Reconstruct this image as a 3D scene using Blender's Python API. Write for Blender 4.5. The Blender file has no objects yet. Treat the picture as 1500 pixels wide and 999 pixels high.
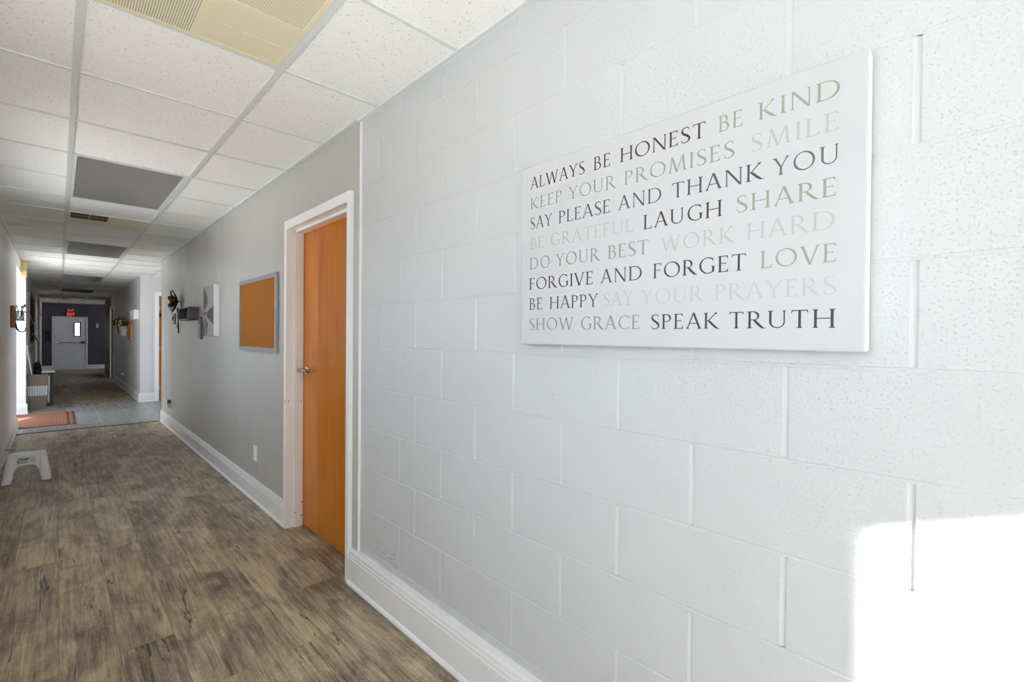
import bpy, bmesh, math, random
from mathutils import Vector, Matrix
random.seed(7)
scn = bpy.context.scene
COL = scn.collection
PI = math.pi

# ------------------------------------------------------------------ camera, sky, sun, exposure
def lin(r, g, b):
    f = lambda c: (c / 255 / 12.92) if c / 255 <= .04045 else ((c / 255 + .055) / 1.055) ** 2.4
    return (f(r), f(g), f(b), 1.0)

cam_d = bpy.data.cameras.new('camera')
cam = bpy.data.objects.new('camera', cam_d)
COL.objects.link(cam)
scn.camera = cam
yaw, pitch, roll = 0.7693527, -0.0076761, 0.0083416
fw = Vector((math.sin(yaw) * math.cos(pitch), math.cos(yaw) * math.cos(pitch), math.sin(pitch)))
rt = Vector((math.cos(yaw), -math.sin(yaw), 0))
up = rt.cross(fw)
r2 = rt * math.cos(roll) + up * math.sin(roll)
u2 = up * math.cos(roll) - rt * math.sin(roll)
cam.matrix_world = Matrix(((r2.x, u2.x, -fw.x, -1.11699), (r2.y, u2.y, -fw.y, 0.0), (r2.z, u2.z, -fw.z, 1.284), (0, 0, 0, 1)))
cam_d.sensor_width = 36.0
cam_d.lens = 686.948 / 1500 * 36.0
cam_d.clip_start = .02
cam_d.clip_end = 200

SKY_STRENGTH = 3.1
SUN_STRENGTH = 36.0
EXPOSURE = 0.22
wd = bpy.data.worlds.new('sky')
scn.world = wd
wd.use_nodes = True
bg = wd.node_tree.nodes['Background']
bg.inputs[0].default_value = (.78, .87, 1.0, 1)
bg.inputs[1].default_value = SKY_STRENGTH
try:
    wd.cycles.sampling_method = 'MANUAL'
    wd.cycles.sample_map_resolution = 64
except Exception:
    pass
sun_d = bpy.data.lights.new('sun', 'SUN')
sun = bpy.data.objects.new('sun', sun_d)
COL.objects.link(sun)
sun_d.energy = SUN_STRENGTH
sun_d.angle = .012
sun_d.color = (1.0, .98, .95)
az = math.radians(26.0)
el = math.atan(.385 * .9)
sdir = Vector((math.sin(az) * math.cos(el), math.cos(az) * math.cos(el), -math.sin(el)))
sun.rotation_euler = sdir.to_track_quat('-Z', 'Y').to_euler()
sun.location = (-8, -8, 8)

def portal(name, loc, target, w, h):
    d = bpy.data.lights.new(name, 'AREA')
    d.shape = 'RECTANGLE'
    d.size, d.size_y = w, h
    d.cycles.is_portal = True
    o = bpy.data.objects.new(name, d)
    COL.objects.link(o)
    o.location = loc
    o.rotation_euler = (Vector(target) - Vector(loc)).to_track_quat('-Z', 'Z').to_euler()
portal('portal_end_door', (-.62, -2.22, .97), (-.62, 0, .97), 1.08, 1.74)
portal('portal_front_window', (-1.70, 1.02, 1.5), (0, 1.02, 1.5), .9, 2.1)
portal('portal_fill_window', (-1.70, 4.4, 1.5), (0, 4.4, 1.5), 1.2, 2.0)
portal('portal_added_room', (3.24, 17.05, 1.22), (0, 17.05, 1.22), 2.0, 2.5)  # unseen room and window added to light the far corridor
portal('portal_added_alcove', (3.24, 20.2, 1.35), (0, 20.2, 1.35), 1.5, 2.4)  # unseen alcove window added to light the end wall and door
portal('portal_recess', (1.68, 9.93, 1.15), (0, 9.93, 1.15), 2.1, 2.2)
portal('portal_side_entry', (-1.80, 9.98, 1.1), (0, 9.98, 1.1), 2.2, 1.5)
vs = scn.view_settings
scn.display_settings.display_device = 'sRGB'
vs.view_transform = 'Standard'
vs.look = 'None'
vs.exposure = EXPOSURE
vs.gamma = 1.0
vs.use_curve_mapping = False
cy = scn.cycles
cy.use_denoising = True
cy.max_bounces = 14
cy.diffuse_bounces = 10
cy.glossy_bounces = 5
cy.transmission_bounces = 6
cy.sample_clamp_indirect = 8.0
cy.caustics_reflective = False
cy.caustics_refractive = False

# ------------------------------------------------------------------ materials
def mat(name, rgb, rough=.5, metal=0.0, spec=.5, coat=0.0, coat_rough=.1):
    m = bpy.data.materials.new(name)
    m.use_nodes = True
    b = m.node_tree.nodes['Principled BSDF']
    b.inputs['Base Color'].default_value = lin(*rgb)
    b.inputs['Roughness'].default_value = rough
    b.inputs['Metallic'].default_value = metal
    b.inputs['Specular IOR Level'].default_value = spec
    b.inputs['Coat Weight'].default_value = coat
    b.inputs['Coat Roughness'].default_value = coat_rough
    return m

class NT:
    def __init__(s, m):
        s.m, s.t = m, m.node_tree
        s.b = s.t.nodes['Principled BSDF']
    def n(s, typ, **kw):
        nd = s.t.nodes.new(typ)
        for k, v in kw.items():
            if k.startswith('i_'):
                nd.inputs[k[2:].replace('_', ' ')].default_value = v
            else:
                setattr(nd, k, v)
        return nd
    def l(s, a, b):
        s.t.links.new(a, b)
    def coords(s, scale=(1, 1, 1), rot=(0, 0, 0)):
        tc = s.n('ShaderNodeTexCoord')
        mp = s.n('ShaderNodeMapping')
        mp.inputs['Scale'].default_value = scale
        mp.inputs['Rotation'].default_value = rot
        s.l(tc.outputs['Object'], mp.inputs[0])
        return mp.outputs[0]
    def noise(s, vec, scale, detail=3, rough=.5, dist=0):
        nd = s.n('ShaderNodeTexNoise')
        nd.inputs['Scale'].default_value = scale
        nd.inputs['Detail'].default_value = detail
        nd.inputs['Roughness'].default_value = rough
        nd.inputs['Distortion'].default_value = dist
        s.l(vec, nd.inputs['Vector'])
        return nd.outputs['Fac']
    def math(s, op, a, b=None, clamp=False):
        nd = s.n('ShaderNodeMath', operation=op)
        nd.use_clamp = clamp
        for i, v in enumerate((a, b)):
            if v is None:
                continue
            if isinstance(v, (int, float)):
                nd.inputs[i].default_value = v
            else:
                s.l(v, nd.inputs[i])
        return nd.outputs[0]
    def ramp(s, fac, stops):
        nd = s.n('ShaderNodeValToRGB')
        e = nd.color_ramp.elements
        while len(e) < len(stops):
            e.new(.5)
        for i, (p, c) in enumerate(stops):
            e[i].position = p
            e[i].color = c
        s.l(fac, nd.inputs[0])
        return nd.outputs[0]
    def mix(s, fac, a, b, mode='MIX'):
        nd = s.n('ShaderNodeMix', data_type='RGBA', blend_type=mode)
        for sock, v in ((nd.inputs[0], fac), (nd.inputs[6], a), (nd.inputs[7], b)):
            if isinstance(v, (int, float, tuple)):
                sock.default_value = v
            else:
                s.l(v, sock)
        return nd.outputs[2]
    def bump(s, h, dist, strength=1.0, prev=None):
        nd = s.n('ShaderNodeBump')
        nd.inputs['Distance'].default_value = dist
        nd.inputs['Strength'].default_value = strength
        s.l(h, nd.inputs['Height'])
        if prev is not None:
            s.l(prev, nd.inputs['Normal'])
        return nd.outputs[0]

def g(v):
    return (v, v, v, 1)

# painted concrete block: stippled thick paint
M_block = mat('painted_block', (198, 201, 203), .38, spec=.45)
t = NT(M_block); c = t.coords()
fine = t.noise(c, 260, 3, .6); mid = t.noise(c, 110, 3, .6)
spots = t.ramp(t.noise(c, 190, 2, .5), [(.58, g(0)), (.70, g(1))])
hgt = t.math('ADD', t.math('MULTIPLY', fine, .5), t.math('ADD', t.math('MULTIPLY', mid, .5), t.math('MULTIPLY', spots, .6)))
t.l(t.bump(hgt, .0013, .85), t.b.inputs['Normal'])
M_joint = mat('painted_joint', (201, 204, 206), .3, spec=.5)

# painted block with shader joints (walls seen only at a distance)
def block_shader(name, rgb, rot):
    m = mat(name, rgb, .42, spec=.4)
    t = NT(m); c = t.coords(rot=rot)
    bk = t.n('ShaderNodeTexBrick')
    bk.inputs['Scale'].default_value = 1
    bk.inputs['Brick Width'].default_value = .4064
    bk.inputs['Row Height'].default_value = .2032
    bk.inputs['Mortar Size'].default_value = .005
    bk.inputs['Mortar Smooth'].default_value = .6
    t.l(c, bk.inputs['Vector'])
    inv = t.math('SUBTRACT', 1.0, bk.outputs['Fac'])
    b1 = t.bump(inv, .003, .8)
    t.l(t.bump(t.noise(t.coords(), 150, 3, .6), .001, .6, b1), t.b.inputs['Normal'])
    return m
M_block_side = block_shader('painted_block_side', (236, 236, 234), (PI / 2, 0, PI / 2))
M_block_end = block_shader('painted_block_end', (226, 227, 226), (PI / 2, 0, 0))
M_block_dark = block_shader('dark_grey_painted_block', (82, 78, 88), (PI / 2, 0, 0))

# painted gypsum board with vertical roller streaks in the sheen
M_dry = mat('painted_drywall', (182, 181, 178), .36, spec=.5)
t = NT(M_dry); c = t.coords(scale=(1, 1, .05))
st = t.noise(c, 20, 4, .6)
st2 = t.noise(t.coords(scale=(1, 1, .25)), 3, 3, .6)
t.l(t.ramp(t.math('ADD', t.math('MULTIPLY', st, .6), t.math('MULTIPLY', st2, .4)), [(.27, g(.24)), (.73, g(.46))]), t.b.inputs['Roughness'])
b1 = t.bump(st, .003, .25)
t.l(t.bump(t.noise(t.coords(), 220, 3), .0006, .5, b1), t.b.inputs['Normal'])

M_dry_far = mat('pale_painted_plaster', (218, 218, 220), .36, spec=.5)
M_trim = mat('white_trim_paint', (232, 233, 234), .28, spec=.5)
M_frame = mat('white_frame_paint', (240, 241, 243), .3, spec=.5)
M_lit_edge = mat('white_lit_board_edge', (240, 240, 238), .35)

# acoustic ceiling tile with pits
M_tile = mat('ceiling_tile', (247, 247, 244), .9, spec=.15)
t = NT(M_tile); c = t.coords()
wob = t.noise(c, 70, 3, .6)
v = t.n('ShaderNodeTexVoronoi', feature='F1'); v.inputs['Scale'].default_value = 125
mp2 = t.n('ShaderNodeVectorMath', operation='ADD')
cn = t.n('ShaderNodeTexNoise'); cn.inputs['Scale'].default_value = 160; t.l(c, cn.inputs['Vector'])
sc3 = t.n('ShaderNodeVectorMath', operation='SCALE'); sc3.inputs[3].default_value = .006
t.l(cn.outputs['Color'], sc3.inputs[0]); t.l(c, mp2.inputs[0]); t.l(sc3.outputs[0], mp2.inputs[1]); t.l(mp2.outputs[0], v.inputs['Vector'])
size = t.math('MULTIPLY', t.math('SUBTRACT', t.noise(c, 60, 2), .33, True), .9)
pit = t.math('LESS_THAN', v.outputs['Distance'], size)
keep = t.n('ShaderNodeSeparateColor'); t.l(v.outputs['Color'], keep.inputs[0])
pit = t.math('MULTIPLY', pit, t.math('GREATER_THAN', keep.outputs[0], .45))
t.l(t.mix(pit, lin(247, 247, 244), lin(178, 174, 162)), t.b.inputs['Base Color'])
t.l(t.bump(t.math('SUBTRACT', t.noise(c, 170, 3), pit), .0012, .8), t.b.inputs['Normal'])
M_grid = mat('ceiling_grid_metal', (218, 223, 222), .35, spec=.5)

# weathered wood-look vinyl plank
def wood_floor():
    m = mat('plank_floor', (120, 105, 88), .42, spec=.45)
    t = NT(m)
    tc = t.n('ShaderNodeTexCoord')
    sx = t.n('ShaderNodeSeparateXYZ'); t.l(tc.outputs['Object'], sx.inputs[0])
    X, Y = sx.outputs[0], sx.outputs[1]
    cb = t.n('ShaderNodeCombineXYZ'); t.l(Y, cb.inputs[0]); t.l(t.math('ADD', X, .045), cb.inputs[1])
    bk = t.n('ShaderNodeTexBrick')
    bk.offset = .37; bk.offset_frequency = 2
    bk.inputs['Color1'].default_value = g(0); bk.inputs['Color2'].default_value = g(1)
    bk.inputs['Mortar'].default_value = g(.5)
    bk.inputs['Scale'].default_value = 1
    bk.inputs['Brick Width'].default_value = 1.22
    bk.inputs['Row Height'].default_value = .178
    bk.inputs['Mortar Size'].default_value = .0011
    bk.inputs['Mortar Smooth'].default_value = .3
    t.l(cb.outputs[0], bk.inputs['Vector'])
    R = t.n('ShaderNodeSeparateColor'); t.l(bk.outputs['Color'], R.inputs[0]); R = R.outputs[0]
    def vec(kx, ky, ox, oy):
        c = t.n('ShaderNodeCombineXYZ')
        t.l(t.math('ADD', t.math('MULTIPLY', X, kx), t.math('MULTIPLY', R, ox)), c.inputs[0])
        t.l(t.math('ADD', t.math('MULTIPLY', Y, ky), t.math('MULTIPLY', R, oy)), c.inputs[1])
        t.l(t.math('MULTIPLY', R, 31.0), c.inputs[2])
        return c.outputs[0]
    cloud = t.noise(vec(1.0, .35, 17, 9), 6.5, 6, .66, .5)
    grain = t.noise(vec(1.0, .045, 11, 5), 85, 5, .6, .6)
    saw = t.noise(vec(.9, .5, 7, 3), 120, 3, .65)
    fib = t.noise(vec(1.0, .03, 23, 4), 190, 3, .6, .3)
    wv = t.n('ShaderNodeTexWave', wave_type='BANDS', bands_direction='X')
    wv.inputs['Scale'].default_value = 7; wv.inputs['Distortion'].default_value = 7
    wv.inputs['Detail'].default_value = 3; wv.inputs['Detail Scale'].default_value = 1.2
    t.l(vec(1.0, .16, 4, 8), wv.inputs['Vector'])
    val = t.math('ADD', t.math('MULTIPLY', cloud, 1.15), t.math('MULTIPLY', t.math('SUBTRACT', grain, .5), .58))
    val = t.math('ADD', val, t.math('ADD', t.math('MULTIPLY', t.math('SUBTRACT', saw, .5), .24), t.math('MULTIPLY', t.math('SUBTRACT', fib, .5), .45)))
    val = t.math('ADD', val, t.math('MULTIPLY', t.math('SUBTRACT', wv.outputs['Fac'], .5), .07))
    val = t.math('ADD', val, t.math('MULTIPLY', t.math('SUBTRACT', R, .5), .13))
    colr = t.ramp(val, [(.26, lin(78, 67, 57)), (.45, lin(128, 114, 97)), (.60, lin(160, 145, 121)), (.82, lin(200, 183, 152))])
    cr = t.noise(vec(1.0, .055, 3, 21), 8, 4, .55, .15)
    line = t.math('LESS_THAN', t.math('ABSOLUTE', t.math('SUBTRACT', cr, .5)), t.math('MULTIPLY', t.math('SUBTRACT', t.noise(vec(1, .25, 29, 2), 8, 3), .44, True), .028))
    colr = t.mix(t.math('MULTIPLY', line, .82), colr, lin(44, 36, 31))
    knot = t.ramp(t.noise(vec(1.0, .8, 5, 33), 4.2, 3, .5), [(.63, g(0)), (.74, g(1))])
    colr = t.mix(t.math('MULTIPLY', knot, .75), colr, lin(52, 44, 38))
    colr = t.mix(t.math('MULTIPLY', bk.outputs['Fac'], .5), colr, lin(45, 39, 34))
    t.l(colr, t.b.inputs['Base Color'])
    h = t.math('SUBTRACT', t.math('MULTIPLY', grain, .8), t.math('ADD', t.math('MULTIPLY', line, .9), bk.outputs['Fac']))
    h = t.math('ADD', h, t.math('MULTIPLY', wv.outputs['Fac'], .35))
    t.l(t.bump(h, .0009, .7), t.b.inputs['Normal'])
    t.l(t.ramp(grain, [(.3, g(.36)), (.7, g(.52))]), t.b.inputs['Roughness'])
    return m
M_wood = wood_floor()

M_ftile = mat('floor_tile', (128, 132, 132), .3, spec=.5)
t = NT(M_ftile)
bk = t.n('ShaderNodeTexBrick'); bk.offset = .5
for k, v_ in (('Scale', 1), ('Brick Width', .61), ('Row Height', .34), ('Mortar Size', .004)):
    bk.inputs[k].default_value = v_
mp = t.n('ShaderNodeMapping'); tc = t.n('ShaderNodeTexCoord'); mp.inputs['Rotation'].default_value = (0, 0, PI / 2); mp.inputs['Location'].default_value = (.0, -.02, 0)
t.l(tc.outputs['Object'], mp.inputs[0]); t.l(mp.outputs[0], bk.inputs['Vector'])
st = t.noise(t.coords(scale=(1.2, .15, 1), rot=(0, 0, .9)), 14, 4, .6)
tl = t.ramp(st, [(.3, lin(108, 112, 112)), (.7, lin(150, 152, 150))])
t.l(t.mix(bk.outputs['Fac'], tl, lin(190, 190, 186)), t.b.inputs['Base Color'])

M_bounce = mat('pale_bounce_floor', (222, 220, 216), .5)
# varnished birch door
M_door = mat('varnished_birch', (193, 122, 40), .4, spec=.25, coat=.35, coat_rough=.12)
t = NT(M_door)
gr = t.noise(t.coords(scale=(1, 1, .05)), 26, 4, .6, .4)
big = t.noise(t.coords(scale=(1, 1, .3)), 3.5, 3, .5, .8)
str_ = t.ramp(t.noise(t.coords(scale=(1, 1, .07)), 9, 3, .6, .5), [(.60, g(0)), (.74, g(1))])
v0 = t.math('ADD', t.math('MULTIPLY', gr, .5), t.math('MULTIPLY', big, .5))
wc = t.ramp(v0, [(.35, lin(180, 100, 0)), (.65, lin(206, 124, 2))])
t.l(t.mix(t.math('MULTIPLY', str_, .55), wc, lin(134, 62, 0)), t.b.inputs['Base Color'])

M_dkdoor = mat('dark_stained_door', (70, 50, 36), .5)
M_chrome = mat('brushed_nickel', (185, 183, 178), .22, 1.0)
M_canvas = mat('white_canvas', (193, 195, 198), .38, spec=.45)
M_canvas_side = mat('white_canvas_wrap', (244, 245, 247), .42)
L_COL = {'dark': mat('ink_brown_black', (58, 46, 42), .5), 'char': mat('ink_charcoal', (74, 78, 80), .5),
         'grey': mat('ink_grey', (98, 104, 104), .5), 'sage': mat('ink_sage', (146, 153, 138), .5),
         'pale': mat('ink_pale', (173, 180, 174), .5), 'mist': mat('ink_mist', (178, 183, 185), .5), 'moss': mat('ink_grey_sage', (132, 139, 130), .5)}
M_cork = mat('cork', (178, 112, 44), .85, spec=.2)
t = NT(M_cork); c = t.coords()
t.l(t.ramp(t.noise(c, 240, 4, .7), [(.3, lin(126, 76, 26)), (.55, lin(162, 104, 42)), (.8, lin(186, 128, 64))]), t.b.inputs['Base Color'])
M_alu = mat('grey_aluminium', (158, 164, 168), .4, .55)
M_tape = mat('orange_tape', (238, 152, 58), .6)
M_lens = mat('troffer_lens', (138, 136, 136), .3, spec=.5)
t = NT(M_lens); t.l(t.bump(t.noise(t.coords(), 420, 2), .0008, .6), t.b.inputs['Normal'])
M_lframe = mat('white_enamel', (222, 224, 224), .35)
M_cream = mat('cream_enamel', (230, 223, 192), .5)
def perforated(name, hole, r):
    m = mat(name, (228, 219, 182), .5)
    t = NT(m)
    c = t.coords(scale=(1 / .0072, 1 / .0072, 1))
    s = t.n('ShaderNodeSeparateXYZ'); t.l(c, s.inputs[0])
    fx = t.math('SUBTRACT', t.math('FRACT', s.outputs[0]), .5)
    fy = t.math('SUBTRACT', t.math('FRACT', t.math('ADD', s.outputs[1], t.math('MULTIPLY', t.math('FLOOR', s.outputs[0]), .5))), .5)
    d = t.math('SQRT', t.math('ADD', t.math('MULTIPLY', fx, fx), t.math('MULTIPLY', fy, fy)))
    hl = t.math('LESS_THAN', d, r)
    t.l(t.mix(hl, lin(232, 225, 196), lin(*hole)), t.b.inputs['Base Color'])
    t.l(t.bump(t.math('SUBTRACT', 1.0, hl), .002, .6), t.b.inputs['Normal'])
    return m
M_perf_dark = perforated('perforated_open', (84, 76, 52), .27)
M_perf_mid = perforated('perforated_half', (150, 140, 104), .25)
M_perf_lite = perforated('perforated_backed', (206, 194, 150), .22)
M_brown_cavity = mat('brown_cavity', (78, 66, 48), .7)
M_tan = mat('tan_painted_wood', (214, 190, 128), .55)
M_plastic = mat('white_plastic', (244, 245, 248), .35)
M_red = mat('red_label', (216, 60, 50), .45)
M_green = mat('green_label', (56, 140, 104), .45)
M_navy = mat('navy_label', (70, 92, 120), .45)
M_ltgreen = mat('pale_green_label', (190, 222, 206), .45)
M_mat = mat('brown_ribbed_mat', (130, 92, 76), .95, spec=.1)
M_matedge = mat('dark_mat_binding', (84, 58, 48), .9, spec=.1)
M_black = mat('black_metal', (34, 32, 32), .4, .3)
M_blackcloth = mat('black_cloth', (24, 23, 25), .9, spec=.15)
M_oak = mat('stained_wood', (150, 98, 52), .55)
t = NT(M_oak); t.l(t.ramp(t.noise(t.coords(scale=(1, .1, 1)), 60, 4), [(.3, lin(120, 74, 36)), (.7, lin(170, 114, 62))]), t.b.inputs['Base Color'])
M_palewood = mat('honey_wood', (206, 152, 86), .55)
M_rust = mat('rusted_copper', (150, 92, 44), .5, .6)
M_darkrust = mat('dark_bronze', (58, 48, 42), .5, .5)
M_boxgrey = mat('charcoal_stained_wood', (80, 76, 82), .6)
M_boxrim = mat('grey_washed_wood', (138, 136, 136), .6)
M_boxin = mat('pale_grey_backing', (150, 148, 146), .7)
M_bluegrey = mat('zinc_grey', (112, 120, 122), .45, .5)
M_picbg = mat('picture_pale_grey', (166, 161, 157), .6)
M_picblade = mat('picture_grey_brown', (84, 75, 70), .6)
M_picbladel = mat('picture_tan_grey', (126, 110, 100), .6)
M_rattan = mat('taupe_woven_plastic', (128, 118, 106), .6)
M_rattanw = mat('white_woven_plastic', (226, 226, 228), .55)
M_rattand = mat('dark_grey_woven_plastic', (62, 60, 62), .6)
M_paper = mat('white_paper', (236, 236, 238), .8)
M_glass = mat('clear_glass', (235, 240, 240), .05)
M_glass.node_tree.nodes['Principled BSDF'].inputs['Transmission Weight'].default_value = 1.0
M_glass.node_tree.nodes['Principled BSDF'].inputs['IOR'].default_value = 1.12
M_leaf = mat('green_leaf', (74, 96, 48), .6)
M_petal = mat('cream_petal', (238, 234, 212), .6)
M_doorgrey = mat('grey_steel_door', (226, 226, 230), .45)
M_ext = mat('exterior_render', (200, 198, 194), .9)
M_ground = mat('pale_concrete_ground', (226, 223, 219), .9)
M_dark_slot = mat('dark_slot', (30, 30, 32), .6)
M_yellow = mat('yellow_plastic', (226, 182, 56), .5)
M_teal = mat('teal_plastic', (70, 118, 128), .4)
M_pink = mat('pale_pink_rubber', (226, 206, 206), .5)
M_exit = mat('exit_red_lit', (230, 40, 50), .4)
bb = M_exit.node_tree.nodes['Principled BSDF']
bb.inputs['Emission Color'].default_value = lin(255, 50, 60); bb.inputs['Emission Strength'].default_value = .9
M_exitface = mat('exit_sign_face', (70, 26, 30), .5)
M_beige = mat('beige_plastic', (190, 184, 170), .5)
M_scuff = mat('grey_scuff', (120, 120, 116), .7)

# ------------------------------------------------------------------ mesh builder
class B:
    def __init__(s):
        s.bm = bmesh.new()
        s.mats = []
    def mi(s, m):
        if m not in s.mats:
            s.mats.append(m)
        return s.mats.index(m)
    def _f(s, faces, m, smooth=False):
        i = s.mi(m)
        for f in faces:
            f.material_index = i
            f.smooth = smooth
    def box(s, x0, x1, y0, y1, z0, z1, m, bev=0.0, seg=2):
        vs_ = [s.bm.verts.new((x, y, z)) for x in (x0, x1) for y in (y0, y1) for z in (z0, z1)]
        q = [(0, 1, 3, 2), (4, 6, 7, 5), (0, 4, 5, 1), (2, 3, 7, 6), (0, 2, 6, 4), (1, 5, 7, 3)]
        fs = [s.bm.faces.new([vs_[k] for k in f]) for f in q]
        s._f(fs, m)
        if bev > 0:
            es = list({e for f in fs for e in f.edges})
            r = bmesh.ops.bevel(s.bm, geom=es, offset=bev, segments=seg, affect='EDGES', profile=.5)
            s._f(r['faces'], m, True)
            s._f([f for f in fs if f.is_valid], m)
        return s
    def poly(s, pts, m, smooth=False):
        f = s.bm.faces.new([s.bm.verts.new(p) for p in pts])
        s._f([f], m, smooth)
        return s
    def solid(s, pts, d, m):
        """prism: polygon pts swept by the vector d"""
        d = Vector(d)
        a = [s.bm.verts.new(p) for p in pts]
        b = [s.bm.verts.new(Vector(p) + d) for p in pts]
        fs = [s.bm.faces.new(a), s.bm.faces.new(list(reversed(b)))]
        n = len(pts)
        for i in range(n):
            j = (i + 1) % n
            fs.append(s.bm.faces.new((a[j], a[i], b[i], b[j])))
        s._f(fs, m)
        return s
    def tube(s, pts, r, m, seg=10, caps=True):
        pts = [Vector(p) for p in pts]
        rs = r if isinstance(r, (list, tuple)) else [r] * len(pts)
        rings = []
        prev = None
        for i, p in enumerate(pts):
            d = (pts[min(i + 1, len(pts) - 1)] - pts[max(i - 1, 0)]).normalized()
            ref = prev if prev is not None else (Vector((0, 0, 1)) if abs(d.z) < .9 else Vector((1, 0, 0)))
            u = (ref - d * ref.dot(d)).normalized()
            w = d.cross(u)
            prev = u
            rings.append([s.bm.verts.new(p + (u * math.cos(a) + w * math.sin(a)) * rs[i]) for a in [2 * PI * k / seg for k in range(seg)]])
        fs = []
        for a, b in zip(rings, rings[1:]):
            for k in range(seg):
                fs.append(s.bm.faces.new((a[k], a[(k + 1) % seg], b[(k + 1) % seg], b[k])))
        s._f(fs, m, True)
        if caps:
            s._f([s.bm.faces.new(list(reversed(rings[0]))), s.bm.faces.new(rings[-1])], m)
        return s
    def lathe(s, prof, o, axis, m, seg=20):
        """prof = [(radius, along)] around an axis through o"""
        ax = Vector(axis).normalized()
        ref = Vector((0, 0, 1)) if abs(ax.z) < .9 else Vector((1, 0, 0))
        u = (ref - ax * ref.dot(ax)).normalized(); w = ax.cross(u)
        o = Vector(o); rings = []
        for r, h in prof:
            rings.append([s.bm.verts.new(o + ax * h + (u * math.cos(2 * PI * k / seg) + w * math.sin(2 * PI * k / seg)) * max(r, 1e-4)) for k in range(seg)])
        fs = []
        for a, b in zip(rings, rings[1:]):
            for k in range(seg):
                fs.append(s.bm.faces.new((a[k], a[(k + 1) % seg], b[(k + 1) % seg], b[k])))
        s._f(fs, m, True)
        s._f([s.bm.faces.new(list(reversed(rings[0]))), s.bm.faces.new(rings[-1])], m)
        return s
    def blob(s, c, r, m, sub=2, amp=0.0, seed=0):
        rr = bmesh.ops.create_icosphere(s.bm, subdivisions=sub, radius=1.0)
        rnd = random.Random(seed)
        for v in rr['verts']:
            k = 1 + amp * (rnd.random() - .5)
            v.co = Vector((c[0] + v.co.x * r[0] * k, c[1] + v.co.y * r[1] * k, c[2] + v.co.z * r[2] * k))
        s._f(list({f for v in rr['verts'] for f in v.link_faces}), m, True)
        return s
    def sweep(s, prof, pts, m, smooth=False):
        """profile (a, z) swept along a polyline of (x, y, nx, ny): a is measured along n"""
        rings = [[s.bm.verts.new((x + nx * a, y + ny * a, z)) for a, z in prof] for x, y, nx, ny in pts]
        fs = []
        for r0, r1 in zip(rings, rings[1:]):
            for k in range(len(prof) - 1):
                fs.append(s.bm.faces.new((r0[k], r0[k + 1], r1[k + 1], r1[k])))
        fs += [s.bm.faces.new(rings[0]), s.bm.faces.new(list(reversed(rings[-1])))]
        s._f(fs, m, smooth)
        return s

ORG = {}
def build(name, b, parent=None, fix=True):
    if fix:
        bmesh.ops.recalc_face_normals(b.bm, faces=b.bm.faces[:])
    if parent is not None:
        o3 = ORG[parent.name]
        for v in b.bm.verts:
            v.co -= o3
    me = bpy.data.meshes.new(name)
    b.bm.to_mesh(me); b.bm.free()
    for m in b.mats:
        me.materials.append(m)
    o = bpy.data.objects.new(name, me)
    COL.objects.link(o)
    if parent is not None:
        o.parent = parent
        ORG[o.name] = o3
    else:
        ORG[o.name] = Vector((0, 0, 0))
    return o
def tag(o, label, cat, group=None):
    o['label'] = label; o['category'] = cat
    if group:
        o['group'] = group
    return o
def thing(name, loc, label, cat, group=None):
    o = bpy.data.objects.new(name, None)
    o.empty_display_size = .1
    COL.objects.link(o)
    o.location = loc
    ORG[o.name] = Vector(loc)
    return tag(o, label, cat, group)
def single(name, b, label, cat, group=None):
    """a thing that is one mesh: origin moved to its own base"""
    vs_ = [v.co for v in b.bm.verts]
    lo = Vector([min(v[i] for v in vs_) for i in range(3)]); hi = Vector([max(v[i] for v in vs_) for i in range(3)])
    o3 = Vector(((lo.x + hi.x) / 2, (lo.y + hi.y) / 2, lo.z))
    for v in b.bm.verts:
        v.co -= o3
    o = build(name, b)
    o.location = o3
    ORG[o.name] = o3
    return tag(o, label, cat, group)
def struct(name, b, parent=None, fix=True):
    o = build(name, b, parent, fix)
    if parent is None:
        o['kind'] = 'structure'
    return o
def struct_empty(name, loc):
    o = bpy.data.objects.new(name, None)
    COL.objects.link(o); o.location = loc; ORG[o.name] = Vector(loc)
    o['kind'] = 'structure'
    return o

H = 2.379          # ceiling height
XL = -1.52         # left wall
XD = -.012         # drywall face on the right
Y_STRIP = 2.266    # where blockwork meets drywall
Y_TH = 8.61        # wood / tile threshold
Y_PALE = 11.25     # far side of the entry recess
Y_END = 23.2

# ------------------------------------------------------------------ shell
b = B(); b.box(-6.5, 4, -6, 30, -.5, -.25, M_ground); b.box(-60, -1.84, -60, 60, -.26, -.02, M_ground); b.box(-60, 60, -60, -2.5, -.26, -.02, M_ground); b.box(-60, 60, 23.6, 60, -.26, -.02, M_ground); b.box(3.3, 60, -2.5, 23.6, -.26, -.02, M_ground)
struct('ground', b)
b = B(); b.box(-1.84, 3.2, -2.5, -.5, -.12, 0, M_bounce); struct('floor_back_bounce', b)  # unseen pale floor added to bounce light up to the ceiling
b = B(); b.box(-1.84, 3.2, -.5, Y_TH, -.12, 0, M_wood); b.box(-1.84, 3.2, Y_PALE + .06, 23.6, -.12, 0, M_wood)
struct('floor', b)
b = B(); b.box(-4.6, 3.2, Y_TH, Y_PALE + .06, -.12, .001, M_ftile)
struct('floor_entry_tile', b)
b = B(); b.solid([(XL, Y_TH - .02, 0), (XL, Y_TH - .012, .006), (XL, Y_TH + .012, .006), (XL, Y_TH + .02, 0)], (1.5, 0, 0), M_dark_slot)
struct('trim_1', b)

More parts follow.
